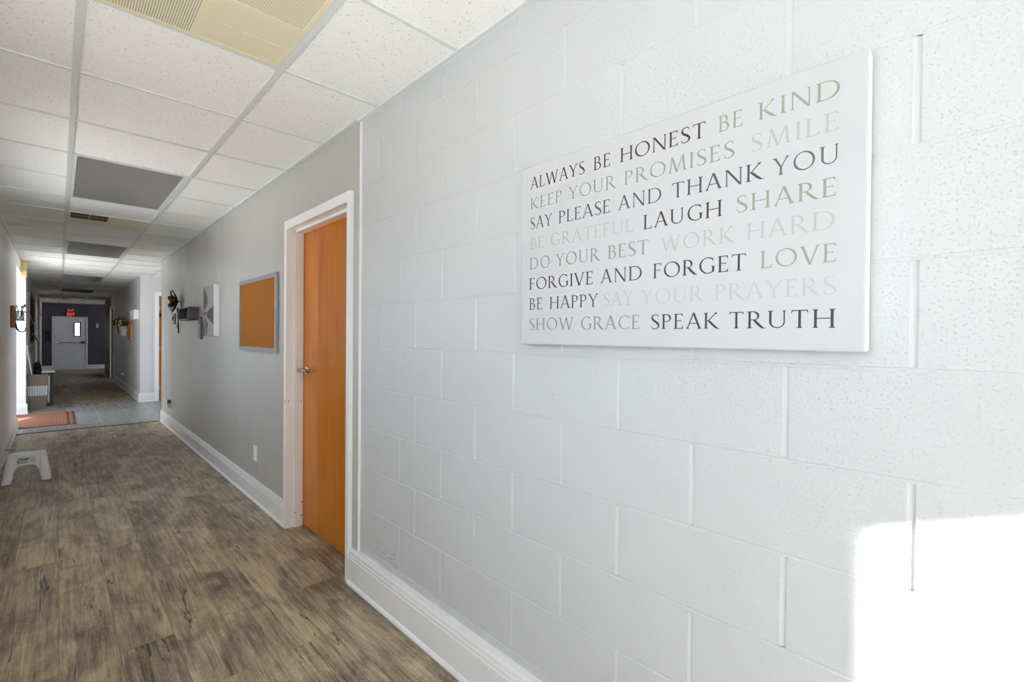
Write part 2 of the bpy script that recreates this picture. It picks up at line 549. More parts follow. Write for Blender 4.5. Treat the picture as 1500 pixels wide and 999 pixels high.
# right wall: blockwork with tooled joints
zl = {k: 1.2305 + .2032 * (6 - k) for k in range(-1, 14)}
Yodd = [2.0849, 1.7575, 1.3474, .9293, .5153, .1046, -.302, -.708, -1.115, -1.52, -1.93, -2.34]
Yeven = [1.8825, 1.562, 1.144, .7259, .3118, -.098, -.505, -.91, -1.317, -1.724, -2.13]
b = B()
HW, BW, HD, BD = .0066, .0042, .0040, .0012
def groove_head(y, z0, z1):
    pr = [(y + HW, 0), (y + HW * .7, HD * .12), (y - HW * .25, HD * .85), (y - HW * .55, HD), (y - HW * .8, HD * .75), (y - HW, 0)]
    i = b.mi(M_joint)
    for (ya, xa), (yb, xb) in zip(pr, pr[1:]):
        f = b.bm.faces.new([b.bm.verts.new(p) for p in ((xa, ya, z0), (xb, yb, z0), (xb, yb, z1), (xa, ya, z1))]); f.material_index = i
def groove_bed(z):
    n = 4
    pr = [(z + BW * math.cos(PI * k / n), BD * math.sin(PI * k / n)) for k in range(n + 1)]
    for (za, xa), (zb, xb) in zip(pr, pr[1:]):
        b.poly([(xa, -2.5, za), (xb, -2.5, zb), (xb, Y_STRIP, zb), (xa, Y_STRIP, za)], M_block)
for k in range(0, 13):
    zt, zb = min(zl[k] - BW, H + .1), zl[k + 1] + BW
    if zb < 0:
        zb = 0.0
    if zt <= zb:
        continue
    js = Yodd if k % 2 else Yeven
    edges = [Y_STRIP] + js + [-2.5]
    for i in range(len(edges) - 1):
        a = edges[i] - (HW if i > 0 else 0)
        c_ = edges[i + 1] + (HW if i + 1 < len(edges) - 1 else 0)
        if a > c_:
            b.poly([(0, a, zb), (0, c_, zb), (0, c_, zt), (0, a, zt)], M_block)
    for y in js:
        if y > -2.49:
            groove_head(y, zb, zt)
    if k > 0:
        groove_bed(zl[k])
b.box(.008, .25, -2.5, Y_STRIP, 0, H + .1, M_block)
struct('wall_right', b)

b = B(); rnd = random.Random(3)
for k in range(14):
    y = 1.92 + .16 * k / 13 + .01 * rnd.random(); z = .262 + .018 * math.sin(k * 1.3) - .05 * (1.98 - y); L_ = .006 + .016 * rnd.random()
    b.poly([(-.0006, y, z), (-.0006, y - L_, z - .002), (-.0006, y - L_, z + .001), (-.0006, y, z + .0025)], M_scuff)
so = build('scuff_mark', b, bpy.data.objects['wall_right']); so['label'] = 'grey scuff on white block wall above the baseboard'
# right wall: furred gypsum board with the door opening, ends at the entry recess
DY0, DY1, DZ = 2.37, 3.27, 1.985      # clear opening of the frame
b = B()
b.box(XD, .18, Y_STRIP, DY0 - .02, 0, H + .1, M_dry)
b.box(XD, .18, DY0 - .02, DY1 + .02, DZ + .02, H + .1, M_dry)
b.box(XD, .18, DY1 + .02, Y_TH + .01, 0, H + .1, M_dry)
struct('wall_right_plaster', b)
b = B(); b.box(XD - .0006, 0.001, Y_STRIP - .0022, Y_STRIP + .0006, .1, H - .002, M_lit_edge)  # board edge coloured white to stand in for the light it catches
struct('drywall_edge_strip', b)

# right wall beyond the recess
b = B()
b.box(0, 3.2, Y_PALE, Y_PALE + .12, 2.05, H + .1, M_dry_far); b.box(0, .285, Y_PALE, Y_PALE + .12, 0, 2.05, M_dry_far); b.box(1.19, 3.2, Y_PALE, Y_PALE + .12, 0, 2.05, M_dry_far)
b.box(0, .12, Y_PALE + .12, 17.02, 0, H + .1, M_dry_far); b.box(0, .12, 17.02, 17.92, 2.0, H + .1, M_dry_far); b.box(0, .12, 17.92, 20.5, 0, H + .1, M_dry_far)
struct('wall_right_far', b)
b = B(); b.box(-.006, 0, 18.05, 20.5, 0, H - .01, M_dkdoor); b.box(-.006, .13, 20.5, 20.52, 0, H - .01, M_dkdoor)  # dark cladding added on the wall stretch that screens the added alcove
struct('wall_right_dark_screen', b)
b = B()
b.box(3.2, 3.3, -2.5, Y_TH, 0, H + .1, M_dry); b.box(3.2, 3.3, Y_PALE, 15.8, 0, H + .1, M_dry); b.box(3.2, 3.3, 18.3, 19.0, 0, H + .1, M_dry); b.box(3.2, 3.3, 15.8, 18.3, 0, .2, M_dry); b.box(3.2, 3.3, 15.8, 18.3, 2.25, H + .1, M_dry); b.box(3.2, 3.3, 21.4, 23.6, 0, H + .1, M_dry); b.box(3.2, 3.3, 19.0, 21.4, 0, .6, M_dry); b.box(3.2, 3.3, 19.0, 21.4, 2.1, H + .1, M_dry); b.box(.12, 3.2, 15.6, 15.7, 0, H + .1, M_dry); b.box(.12, 3.2, 18.4, 18.6, 0, H + .1, M_dry); b.box(.18, 3.2, Y_TH - .1, Y_TH, 0, H + .1, M_dry); b.box(1.6, 1.7, Y_TH, Y_PALE, 2.2, H + .1, M_dry); b.box(1.6, 1.7, Y_TH, Y_TH + .2, 0, 2.2, M_dry); b.box(1.6, 1.7, Y_PALE - .2, Y_PALE, 0, 2.2, M_dry); b.box(1.6, 1.7, Y_TH + .2, Y_PALE - .2, 0, .1, M_dry); b.box(.25, 3.2, -2.5, -2.4, 0, H + .1, M_dry)  # side-room and alcove window openings are added for light
struct('wall_outer_right', b)

# left wall with the front window and the side entry
b = B()
xo = -1.84
b.box(xo, XL, -2.5, -.05, 0, H + .1, M_block_side)
b.box(xo, XL, -.05, 2.1, 0, 1.05, M_block_side)
b.box(xo, XL, -.05, 2.1, 1.95, H + .1, M_block_side)
b.box(xo, XL, 2.1, 3.4, 0, H + .1, M_block_side)
b.box(xo, XL, 3.4, 5.3, 0, .9, M_block_side)
b.box(xo, XL, 3.4, 5.3, 2.1, H + .1, M_block_side)
b.box(xo, XL, 5.3, 5.45, 0, H + .1, M_block_side); b.box(xo, XL, 5.45, 6.45, 2.04, H + .1, M_block_side)
b.box(xo, XL, 6.45, 9.21, 0, H + .1, M_block_side)

b.box(xo, XL, 9.21, 10.75, 2.20, H + .1, M_block_side)
b.box(xo, XL, 10.95, 23.6, 0, H + .1, M_block_side)
struct('wall_left', b)
b = B(); b.box(-4.6, XL + .035, 10.75, 10.95, 0, H + .1, M_block_end)
struct('wall_side_entry', b)
# end walls
b = B()
b.box(XL, 0, -2.45, -2.2, 1.93, H + .1, M_block_end); b.box(XL, -1.29, -2.45, -2.2, 0, 1.93, M_block_end)
b.box(-.10, 0, -2.45, -2.2, 0, 1.93, M_block_end); b.box(-1.29, -.10, -2.45, -2.2, 0, .1, M_block_end)
struct('wall_back', b)
b = B()
b.box(XL, -1.225, Y_END, Y_END + .2, 0, H + .1, M_block_dark); b.box(-.375, 3.3, Y_END, Y_END + .2, 0, H + .1, M_block_dark); b.box(-1.225, -.375, Y_END, Y_END + .2, 1.88, H + .1, M_block_dark)
struct('wall_end', b)
# roof over everything, then the added sun-blocking slab and wing outside
b = B(); b.box(-1.84, 3.3, -2.5, 23.6, H + .1, H + .3, M_ext)
struct('roof', b)
b = B(); b.box(-5.2, -1.84, 4.25, 4.49, 2.30, 4.9, M_ext)  # free-standing slab added to cut off the sun beyond the doormat
struct('sun_block_slab', b)
b = B(); b.box(-6.6, -1.86, -3.4, -2.5, 1.75, 6.0, M_ext); b.box(-6.6, -6.3, -3.4, -2.5, -.02, 1.75, M_ext)  # added to keep sun off the side windows; gap below lights the ground
struct('sun_block_wing', b)

# front window frame (in the left wall, just outside the view)
w = struct_empty('window_1', (XL - .16, 1.02, 1.05))
b = B()
for y0 in (-.05, 1.0, 2.045):
    b.box(XL - .2, XL - .12, y0, y0 + .055, 1.05, 1.95, M_alu)
b.box(XL - .2, XL - .12, -.05, 2.1, 1.05, 1.1, M_alu); b.box(XL - .2, XL - .12, -.05, 2.1, 1.9, 1.95, M_alu)
build('window_frame', b, w)
w = struct_empty('fill_window', (XL - .16, 4.4, .9))  # unseen window added as fill light along the corridor
b = B()
for y0 in (3.4, 4.33, 5.25):
    b.box(XL - .2, XL - .12, y0, y0 + .05, .9, 2.1, M_alu)
b.box(XL - .2, XL - .12, 3.4, 5.3, .9, .95, M_alu); b.box(XL - .2, XL - .12, 3.4, 5.3, 2.05, 2.1, M_alu)
build('window_frame', b, w)
w = struct_empty('door_6', (XL - .1, 5.95, 0))
b = B(); b.box(XL - .06, XL - .02, 5.49, 6.41, .01, 2.0, M_dkdoor); build('door_panel', b, w)
b = B(); b.box(XL - .2, XL, 5.45, 5.49, 0, 2.04, M_dkdoor); b.box(XL - .2, XL, 6.41, 6.45, 0, 2.04, M_dkdoor); b.box(XL - .2, XL, 5.49, 6.41, 2.0, 2.04, M_dkdoor); build('door_frame', b, w)
w = struct_empty('door_4', (-.62, -2.3, 0))
b = B()
b.box(-1.29, -1.227, -2.36, -2.31, .1, 1.93, M_alu); b.box(-.16, -.10, -2.36, -2.31, .1, 1.93, M_alu)
b.box(-1.29, -.10, -2.36, -2.31, .1, .2, M_alu); b.box(-1.29, -.10, -2.36, -2.31, 1.89, 1.93, M_alu)
build('door_frame', b, w)

# ------------------------------------------------------------------ ceiling: tiles, tees, wall angle
XA, XB, T0, TS = -1.0639, -.456, 2.0695, .6193
b = B()
b.box(-1.84, 3.2, -2.5, 23.4, H + .007, H + .03, M_tile)
struct('ceiling', b)
b = B()
for x in (XA, XB, XB + .608, XB + 1.216):
    y0, y1 = (-2.2, Y_END) if x < 0 else (Y_TH, Y_PALE)
    b.box(x - .012, x + .012, y0, y1, H, H + .012, M_grid)
for n in range(-6, 35):
    y = T0 + n * TS
    x1 = 2.0 if Y_TH < y < Y_PALE else 0.0
    if n in (4, 10, 17, 23, 30):
        b.box(XL, XA - .011, y - .0075, y + .0075, H + .001, H + .012, M_grid); b.box(XB + .011, x1, y - .0075, y + .0075, H + .001, H + .012, M_grid)
        continue
    b.box(XL, x1, y - .0075, y + .0075, H + .001, H + .012, M_grid)
struct('trim_3', b)
b = B()
b.box(-.022, 0, -2.2, Y_STRIP, H - .002, H + .01, M_grid); b.box(-.002, .0, -2.2, Y_STRIP, H - .004, H + .01, M_grid)
b.box(XD - .022, XD, Y_STRIP, Y_TH + .01, H - .002, H + .01, M_grid)
b.box(-.022, 0, Y_PALE - .022, 23.2, H - .002, H + .01, M_grid); b.box(0, 2.0, Y_PALE - .022, Y_PALE, H - .002, H + .01, M_grid)
b.box(XL, XL + .022, -2.2, Y_END, H - .002, H + .01, M_grid); b.box(XL, 0, Y_END - .022, Y_END, H - .002, H + .01, M_grid)
struct('trim_4', b)

# ------------------------------------------------------------------ baseboards
def base_prof(top):
    return [(0, 0), (.024, 0), (.024, .008), (.019, .016), (.0145, .02), (.0145, top - .05), (.012, top - .045), (.012, top - .034), (.0095, top - .028), (.008, top - .014), (.0045, top - .006), (.003, top), (0, top)]
b = B(); b.sweep(base_prof(.182), [(-.018, -2.2, -1, 0), (-.018, DY0 - .036, -1, 0)], M_trim); b.box(-.018, .001, -2.2, DY0 - .036, 0, .181, M_trim)
struct('baseboard_right', b)
b = B(); b.sweep(base_prof(.166), [(XD, DY1 + .044, -1, 0), (XD, Y_TH + .012, -1, 0)], M_trim)
b.sweep(base_prof(.166), [(XD - .024, Y_TH + .01, 0, 1), (.3, Y_TH + .01, 0, 1)], M_trim)
struct('baseboard_right_plaster', b)
b = B(); b.sweep(base_prof(.166), [(0, Y_PALE, -1, 0), (0, 16.94, -1, 0)], M_trim); b.sweep(base_prof(.166), [(-.024, Y_PALE, 0, -1), (.212, Y_PALE, 0, -1)], M_trim)
struct('baseboard_right_far', b)
b = B(); b.sweep(base_prof(.15), [(XL, 6.63, 1, 0), (XL, 9.21, 1, 0)], M_trim); b.sweep(base_prof(.15), [(XL, 10.95, 1, 0), (XL, 23.2, 1, 0)], M_trim)
b.sweep(base_prof(.16), [(-4.6, 10.75, 0, -1), (XL + .055, 10.75, 0, -1)], M_trim); b.sweep(base_prof(.16), [(XL + .035, 10.735, 1, 0), (XL + .035, 10.95, 1, 0)], M_trim)
struct('baseboard_left', b)
b = B(); b.sweep(base_prof(.15), [(XL, Y_END, 0, -1), (-1.26, Y_END, 0, -1)], M_trim); b.sweep(base_prof(.15), [(-.34, Y_END, 0, -1), (3.2, Y_END, 0, -1)], M_trim)
struct('baseboard_end', b)

# ------------------------------------------------------------------ door 1 (varnished, closed, deep in its steel frame)
d1 = struct_empty('door_1', (0, 2.82, 0))
XF = -.032
b = B()
def jamb(yi, yo, s):
    """one side of the steel frame: face, return, stop; s=+1 when the frame lies at larger y"""
    b.solid([(XF, yi, 0), (XF, yo, 0), (XD + .001, yo, 0), (.16, yi + s * .019, 0), (.16, yi, 0), (.074, yi, 0), (.074, yi - s * .016, 0), (.022, yi - s * .016, 0), (.022, yi, 0)], (0, 0, DZ), M_frame)
jamb(DY1, DY1 + .043, 1)
jamb(DY0, DY0 - .036, -1)
b.solid([(XF, DY0 - .036, DZ), (XF, DY0 - .036, DZ + .055), (XD + .001, DY0 - .036, DZ + .055), (.16, DY0 - .036, DZ + .019), (.16, DY0 - .036, DZ), (.074, DY0 - .036, DZ), (.074, DY0 - .036, DZ - .016), (.022, DY0 - .036, DZ - .016), (.022, DY0 - .036, DZ)], (0, DY1 - DY0 + .079, 0), M_frame)
fr = build('door_frame', b, d1)
b = B()
for z in (.845,):
    for x, y in ((XF - .0006, DY1 + .012), (XF + .018, DY1 - .0005), (.06, DY1 - .0165)):
        b.blob((x, y, z), (.003, .003, .006), M_scuff, 1, .5, 3)
for z, x in ((.07, .068), (.16, .07), (.1, .03)):
    b.blob((x, DY1 - .0165, z), (.006, .001, .005), M_scuff, 1, .6, int(z * 99))
sc = build('scuff', b, fr); sc['label'] = 'small dark scuffs on white paint'
b = B(); b.box(.076, .12, DY0 + .003, DY1 - .003, .012, DZ - .004, M_door, .0015, 1)
pn = build('door_panel', b, d1); pn['label'] = 'glossy orange-brown wood'
LY, LZ = 3.19, 1.058
b = B()
b.lathe([(.031, 0), (.031, .004), (.027, .011), (.016, .014), (.0, .014)], (.076, LY, LZ), (-1, 0, 0), M_chrome, 28)
b.tube([(.068, LY, LZ), (.020, LY, LZ)], [.011, .0105], M_chrome, 16)
b.tube([(.026, LY + .012, LZ), (.0205, LY, LZ), (.020, LY - .03, LZ), (.022, LY - .08, LZ - .001), (.028, LY - .112, LZ - .002)], [.009, .0125, .011, .0095, .007], M_chrome, 14)
lv = build('lever_handle', b, d1); lv['label'] = 'brushed metal lever'

# ------------------------------------------------------------------ door 3 in the recess (only its hinge edge shows)
d3 = struct_empty('door_3', (.73, Y_PALE, 0))
b = B()
b.box(.214, .285, Y_PALE - .018, Y_PALE + .1, 0, 2.03, M_frame, .003, 1); b.box(1.19, 1.26, Y_PALE - .018, Y_PALE + .1, 0, 2.03, M_frame, .003, 1); b.box(.214, 1.26, Y_PALE - .018, Y_PALE + .1, 2.03, 2.10, M_frame, .003, 1)
build('door_frame', b, d3)
b = B(); b.box(.289, 1.187, Y_PALE + .03, Y_PALE + .074, .012, 2.025, M_door)
pn3 = build('door_panel', b, d3)
for z in (.25, 1.018, 1.80):
    b = B(); b.box(.29, .312, Y_PALE + .022, Y_PALE + .031, z - .045, z + .045, M_chrome); b.tube([(.287, Y_PALE + .024, z - .05), (.287, Y_PALE + .024, z + .05)], .0065, M_chrome, 8)
    build('hinge', b, pn3)
b = B(); b.box(.29, .34, Y_PALE - .005, Y_PALE + .031, 1.62, 1.69, M_black, .004, 1)
build('door_closer', b, pn3)

# far door on the right side, set open to let added light in
d5 = struct_empty('door_5', (.06, 17.47, 0))
b = B()
b.box(-.03, .1, 16.95, 17.02, 0, 2.07, M_frame, .004, 1); b.box(-.03, .1, 17.92, 17.99, 0, 2.07, M_frame, .004, 1); b.box(-.03, .1, 17.02, 17.92, 2.0, 2.07, M_frame, .004, 1)
build('door_frame', b, d5)
b = B(); b.box(.105, 1.0, 17.03, 17.072, .01, 1.998, M_door)
build('door_panel', b, d5)

# end door with panic bar and narrow lite
d2 = struct_empty('door_2', (-.8, Y_END, 0))
b = B()
b.box(-1.27, -1.222, Y_END - .02, Y_END + .12, 0, 1.90, M_doorgrey, .004, 1); b.box(-.378, -.33, Y_END - .02, Y_END + .12, 0, 1.90, M_doorgrey, .004, 1); b.box(-1.222, -.378, Y_END - .02, Y_END + .12, 1.85, 1.90, M_doorgrey, .004, 1)
b.box(-1.222, -1.19, Y_END + .056, Y_END + .12, 0, 1.85, M_doorgrey); b.box(-.41, -.378, Y_END + .056, Y_END + .12, 0, 1.85, M_doorgrey); b.box(-1.19, -.41, Y_END + .056, Y_END + .12, 1.82, 1.85, M_doorgrey); b.box(-1.222, -.378, Y_END, Y_END + .12, -.001, .019, M_doorgrey)
build('door_frame', b, d2)
b = B()
wx0, wx1, wz0, wz1 = -.685, -.535, 1.20, 1.69
b.box(-1.218, wx0, Y_END + .01, Y_END + .055, .02, 1.845, M_doorgrey); b.box(wx1, -.382, Y_END + .01, Y_END + .055, .02, 1.845, M_doorgrey)
b.box(wx0, wx1, Y_END + .01, Y_END + .055, .02, wz0, M_doorgrey); b.box(wx0, wx1, Y_END + .01, Y_END + .055, wz1, 1.845, M_doorgrey)
dp = build('door_panel', b, d2)
b = B()
for a in ((wx0 - .02, wx0 + .012, wz0 - .02, wz1 + .02), (wx1 - .012, wx1 + .02, wz0 - .02, wz1 + .02), (wx0 + .012, wx1 - .012, wz0 - .02, wz0 + .012), (wx0 + .012, wx1 - .012, wz1 - .012, wz1 + .02)):
    b.box(a[0], a[1], Y_END - .003, Y_END + .06, a[2], a[3], M_black)
lf = build('window_frame', b, dp); lf['label'] = 'black frame'
b = B(); b.box(wx0, wx1, Y_END + .03, Y_END + .036, wz0, wz1, M_glass)
build('pane', b, lf)
b = B()
b.box(-1.18, -1.10, Y_END - .05, Y_END + .01, .945, 1.0, M_chrome, .006, 1); b.tube([(-1.1, Y_END - .045, .972), (-.5, Y_END - .045, .972)], .016, M_chrome, 10); b.box(-.5, -.41, Y_END - .06, Y_END + .01, .93, 1.01, M_black, .008, 1)
build('push_bar', b, d2)

# ------------------------------------------------------------------ inscriptional capitals (cap height 1)
TK, TN = .118, .052
def G_st(x0, y0, x1, y1, w):
    return [[(x0 - w / 2, y0), (x0 + w / 2, y0), (x1 + w / 2, y1), (x1 - w / 2, y1)]]
def G_sf(x, y, w, d, l=.075, r=.075):
    tt = .022
    return [[(x - w / 2 - l, y), (x + w / 2 + r, y), (x + w / 2 + r, y + d * tt), (x + w / 2 + r * .25, y + d * tt * 2.1), (x + w / 2, y + d * .1), (x - w / 2, y + d * .1), (x - w / 2 - l * .25, y + d * tt * 2.1), (x - w / 2 - l, y + d * tt)]]
def G_hb(x0, x1, y, w=TN, tick=0):
    p = [[(x0, y - w / 2), (x1, y - w / 2), (x1, y + w / 2), (x0, y + w / 2)]]
    if tick:
        s_ = 1 if tick > 0 else -1
        p.append([(x1 - .02, y - s_ * w / 2), (x1 + .03, y - s_ * w / 2), (x1 + .035, y + tick), (x1 + .012, y + tick), (x1 - .05, y + s_ * w / 2)])
    return p
def G_path(pts, ws):
    n = len(pts); L_ = []
    for i in range(n):
        a = pts[max(i - 1, 0)]; c_ = pts[min(i + 1, n - 1)]
        dx, dy = c_[0] - a[0], c_[1] - a[1]; k = math.hypot(dx, dy) or 1
        nx, ny = -dy / k, dx / k; w_ = ws[i] / 2
        L_.append(((pts[i][0] + nx * w_, pts[i][1] + ny * w_), (pts[i][0] - nx * w_, pts[i][1] - ny * w_)))
    return [[L_[i][0], L_[i][1], L_[i + 1][1], L_[i + 1][0]] for i in range(n - 1)]
def G_arc(cx, cy_, rx, ry, a0, a1, tk=TK, tn=TN, stress=18, n=36):
    """elliptical stroke, thick near the horizontals of a tilted axis; rx, ry are outer radii"""
    pts, ws = [], []
    for i in range(n + 1):
        a = math.radians(a0 + (a1 - a0) * i / n)
        k = abs(math.cos(a - math.radians(stress))) ** 1.7
        w_ = tn + (tk - tn) * k
        pts.append((cx + (rx - w_ / 2) * math.cos(a), cy_ + (ry - w_ / 2) * math.sin(a))); ws.append(w_)
    return G_path(pts, ws)
def G_spline(ctrl, n=9):
    out = []
    P_ = [ctrl[0]] + list(ctrl) + [ctrl[-1]]
    for i in range(1, len(P_) - 2):
        for j in range(n):
            t_ = j / n; q = []
            for k in range(3):
                a, b_, c_, d = (P_[i + m][k] for m in (-1, 0, 1, 2))
                q.append(.5 * (2 * b_ + (c_ - a) * t_ + (2 * a - 5 * b_ + 4 * c_ - d) * t_ ** 2 + (3 * b_ - a - 3 * c_ + d) * t_ ** 3))
            out.append(q)
    out.append(list(P_[-1]))
    return G_path([(p[0], p[1]) for p in out], [p[2] for p in out])
def glyph(ch):
    p = []
    if ch == 'A':
        p += G_st(.09, 0, .44, 1.0, TN * 1.35) + G_st(.82, 0, .455, 1.03, TK * 1.12) + G_hb(.2, .66, .35)
        p += G_sf(.09, 0, TN, 1, .07, .08) + G_sf(.82, 0, TK, 1, .085, .07); return p, .92
    if ch in 'BPR':
        p += G_st(.14, 0, .14, 1, TK) + G_sf(.14, 1, TK, -1, .075, .02) + G_sf(.14, 0, TK, 1, .075, .075 if ch != 'B' else .02)
        if ch == 'B':
            p += G_hb(.14, .34, .975) + G_arc(.33, .755, .245, .245, 90, -90) + G_hb(.14, .36, .535) + G_arc(.36, .28, .3, .28, 90, -90) + G_hb(.14, .37, .026); return p, .70
        p += G_hb(.14, .34, .975) + G_arc(.33, .735, .29, .265, 90, -90) + G_hb(.17, .34, .497)
        if ch == 'P':
            return p, .66
        p += G_spline([(.36, .50, TK * 1.0), (.55, .26, TK * 1.15), (.74, .06, TK), (.86, .005, TN * .8), (.95, .01, .02)]); return p, .86
    if ch in 'CG':
        p += G_arc(.56, .5, .5, .515, 52, 308 if ch == 'C' else 318, stress=10)
        p += [[(.83, .93), (.87, .945), (.87, .74), (.85, .74)]]
        if ch == 'C':
            p += [[(.83, .07), (.87, .06), (.885, .22), (.865, .22)]]; return p, .92
        p += G_st(.86, .1, .86, .44, TK) + G_sf(.86, .45, TK, -1, .085, .06) + [[(.8, .05), (.92, .1), (.92, .16), (.8, .16)]]; return p, .99
    if ch == 'D':
        p += G_st(.14, 0, .14, 1, TK) + G_sf(.14, 1, TK, -1, .075, .02) + G_sf(.14, 0, TK, 1, .075, .02)
        p += G_hb(.14, .46, .976) + G_hb(.14, .46, .025) + G_arc(.45, .5, .53, .5, 90, -90, stress=-6); return p, 1.02
    if ch in 'EF':
        p += G_st(.14, 0, .14, 1, TK) + G_sf(.14, 1, TK, -1, .075, .02) + G_sf(.14, 0, TK, 1, .075, .075 if ch == 'F' else .02)
        p += G_hb(.14, .53, .974, TN, -.15) + G_hb(.14, .46, .53, TN) + [[(.445, .53 - .07), (.47, .53 - .08), (.47, .53 + .08), (.445, .53 + .07)]]
        if ch == 'E':
            p += G_hb(.14, .55, .026, TN, .17)
        return p, .64 if ch == 'E' else .60
    if ch == 'H':
        for x in (.14, .82):
            p += G_st(x, 0, x, 1, TK) + G_sf(x, 1, TK, -1) + G_sf(x, 0, TK, 1)
        return p + G_hb(.14, .82, .51), .96
    if ch == 'I':
        return G_st(.14, 0, .14, 1, TK) + G_sf(.14, 1, TK, -1) + G_sf(.14, 0, TK, 1), .28
    if ch == 'K':
        p += G_st(.14, 0, .14, 1, TK) + G_sf(.14, 1, TK, -1) + G_sf(.14, 0, TK, 1)
        p += G_st(.25, .48, .70, .985, TN * 1.45) + G_sf(.70, 1, TN, -1, .09, .06)
        p += G_spline([(.24, .54, TK * .8), (.42, .36, TK * 1.15), (.68, .09, TK), (.84, .005, TN * .8), (.94, .012, .02)]); return p, .88
    if ch == 'L':
        return G_st(.14, 0, .14, 1, TK) + G_sf(.14, 1, TK, -1) + G_sf(.14, 0, TK, 1, .075, .02) + G_hb(.14, .56, .026, TN, .18), .63
    if ch == 'M':
        p += G_st(.12, 0, .23, 1, TN * 1.2) + G_st(.56, -.02, .23, 1.02, TK * 1.15) + G_st(.54, -.02, .90, 1.02, TN * 1.35) + G_st(1.02, 0, .92, 1.02, TK)
        return p + G_sf(.12, 0, TN, 1) + G_sf(1.02, 0, TK, 1), 1.16
    if ch == 'N':
        p += G_st(.13, 0, .13, 1, TN * 1.15) + G_st(.86, -.03, .13, 1.01, TK * 1.2) + G_st(.86, -.03, .86, 1, TN * 1.15)
        return p + G_sf(.13, 0, TN, 1) + G_sf(.86, 1, TN, -1) + [[(.02, 1.0), (.16, 1.0), (.15, .95), (.05, .978)]], .98
    if ch == 'O':
        return G_arc(.55, .5, .52, .52, 0, 360, stress=20, n=72), 1.10
    if ch == 'S':
        return G_spline([(.50, .80, .02), (.485, .93, TN), (.34, .99, TN), (.17, .94, TN * 1.3), (.095, .79, TK * .9), (.17, .62, TK * 1.15), (.35, .48, TK * 1.25), (.50, .34, TK * 1.1), (.53, .2, TK * .9), (.44, .06, TN * 1.3), (.26, .01, TN), (.1, .07, TN), (.065, .22, .02)]), .60
    if ch == 'T':
        p += G_st(.40, 0, .40, .97, TK) + G_sf(.40, 0, TK, 1) + G_hb(.06, .74, .972)
        return p + [[(.02, .83), (.045, .83), (.11, .96), (.07, 1.0), (.05, 1.0)], [(.78, .83), (.755, .83), (.69, .96), (.73, 1.0), (.75, 1.0)]], .80
    if ch == 'U':
        p += G_st(.15, .34, .15, 1, TK) + G_sf(.15, 1, TK, -1) + G_st(.79, .34, .79, 1, TN * 1.25) + G_sf(.79, 1, TN, -1)
        pts, ws = [], []
        for i in range(25):
            a = PI + PI * i / 24; w_ = TK + (TN * 1.25 - TK) * i / 24
            w_ = w_ * (1 - .38 * math.sin(PI * i / 24))
            pts.append((.47 + .32 * math.cos(a), .34 + (.34 - .03) * math.sin(a))); ws.append(w_)
        return p + G_path(pts, ws), .94
    if ch == 'V':
        return G_st(.46, -.03, .10, 1, TK * 1.15) + G_st(.455, -.03, .80, 1, TN * 1.4) + G_sf(.10, 1, TK, -1) + G_sf(.80, 1, TN, -1), .90
    if ch == 'W':
        p += G_st(.42, -.03, .10, 1, TK * 1.1) + G_st(.41, -.03, .68, 1, TN * 1.35) + G_st(1.0, -.03, .68, 1, TK * 1.1) + G_st(.99, -.03, 1.27, 1, TN * 1.35)
        return p + G_sf(.10, 1, TK, -1) + G_sf(1.27, 1, TN, -1), 1.37
    if ch == 'Y':
        return G_st(.43, 0, .43, .5, TK) + G_sf(.43, 0, TK, 1) + G_st(.42, .46, .11, 1, TK * 1.05) + G_st(.45, .44, .76, 1, TN * 1.4) + G_sf(.11, 1, TK, -1) + G_sf(.76, 1, TN, -1), .87
    return [], .4

CAP = .0366
def lettering(b, word, y0, y1, z, m, x):
    gs = [glyph(c_) for c_ in word]
    tot = sum(w_ for _, w_ in gs)
    W = (y0 - y1) / CAP
    k = min(1.12, .90 * W / tot)
    track = (W - tot * k) / (len(word) - 1)
    xx = 0.0
    for polys, w_ in gs:
        for pi, pl in enumerate(polys):
            b.poly([(x - .00003 * (pi % 9), y0 - (xx + px * k) * CAP, z + py * CAP) for px, py in pl], m)
        xx += w_ * k + track

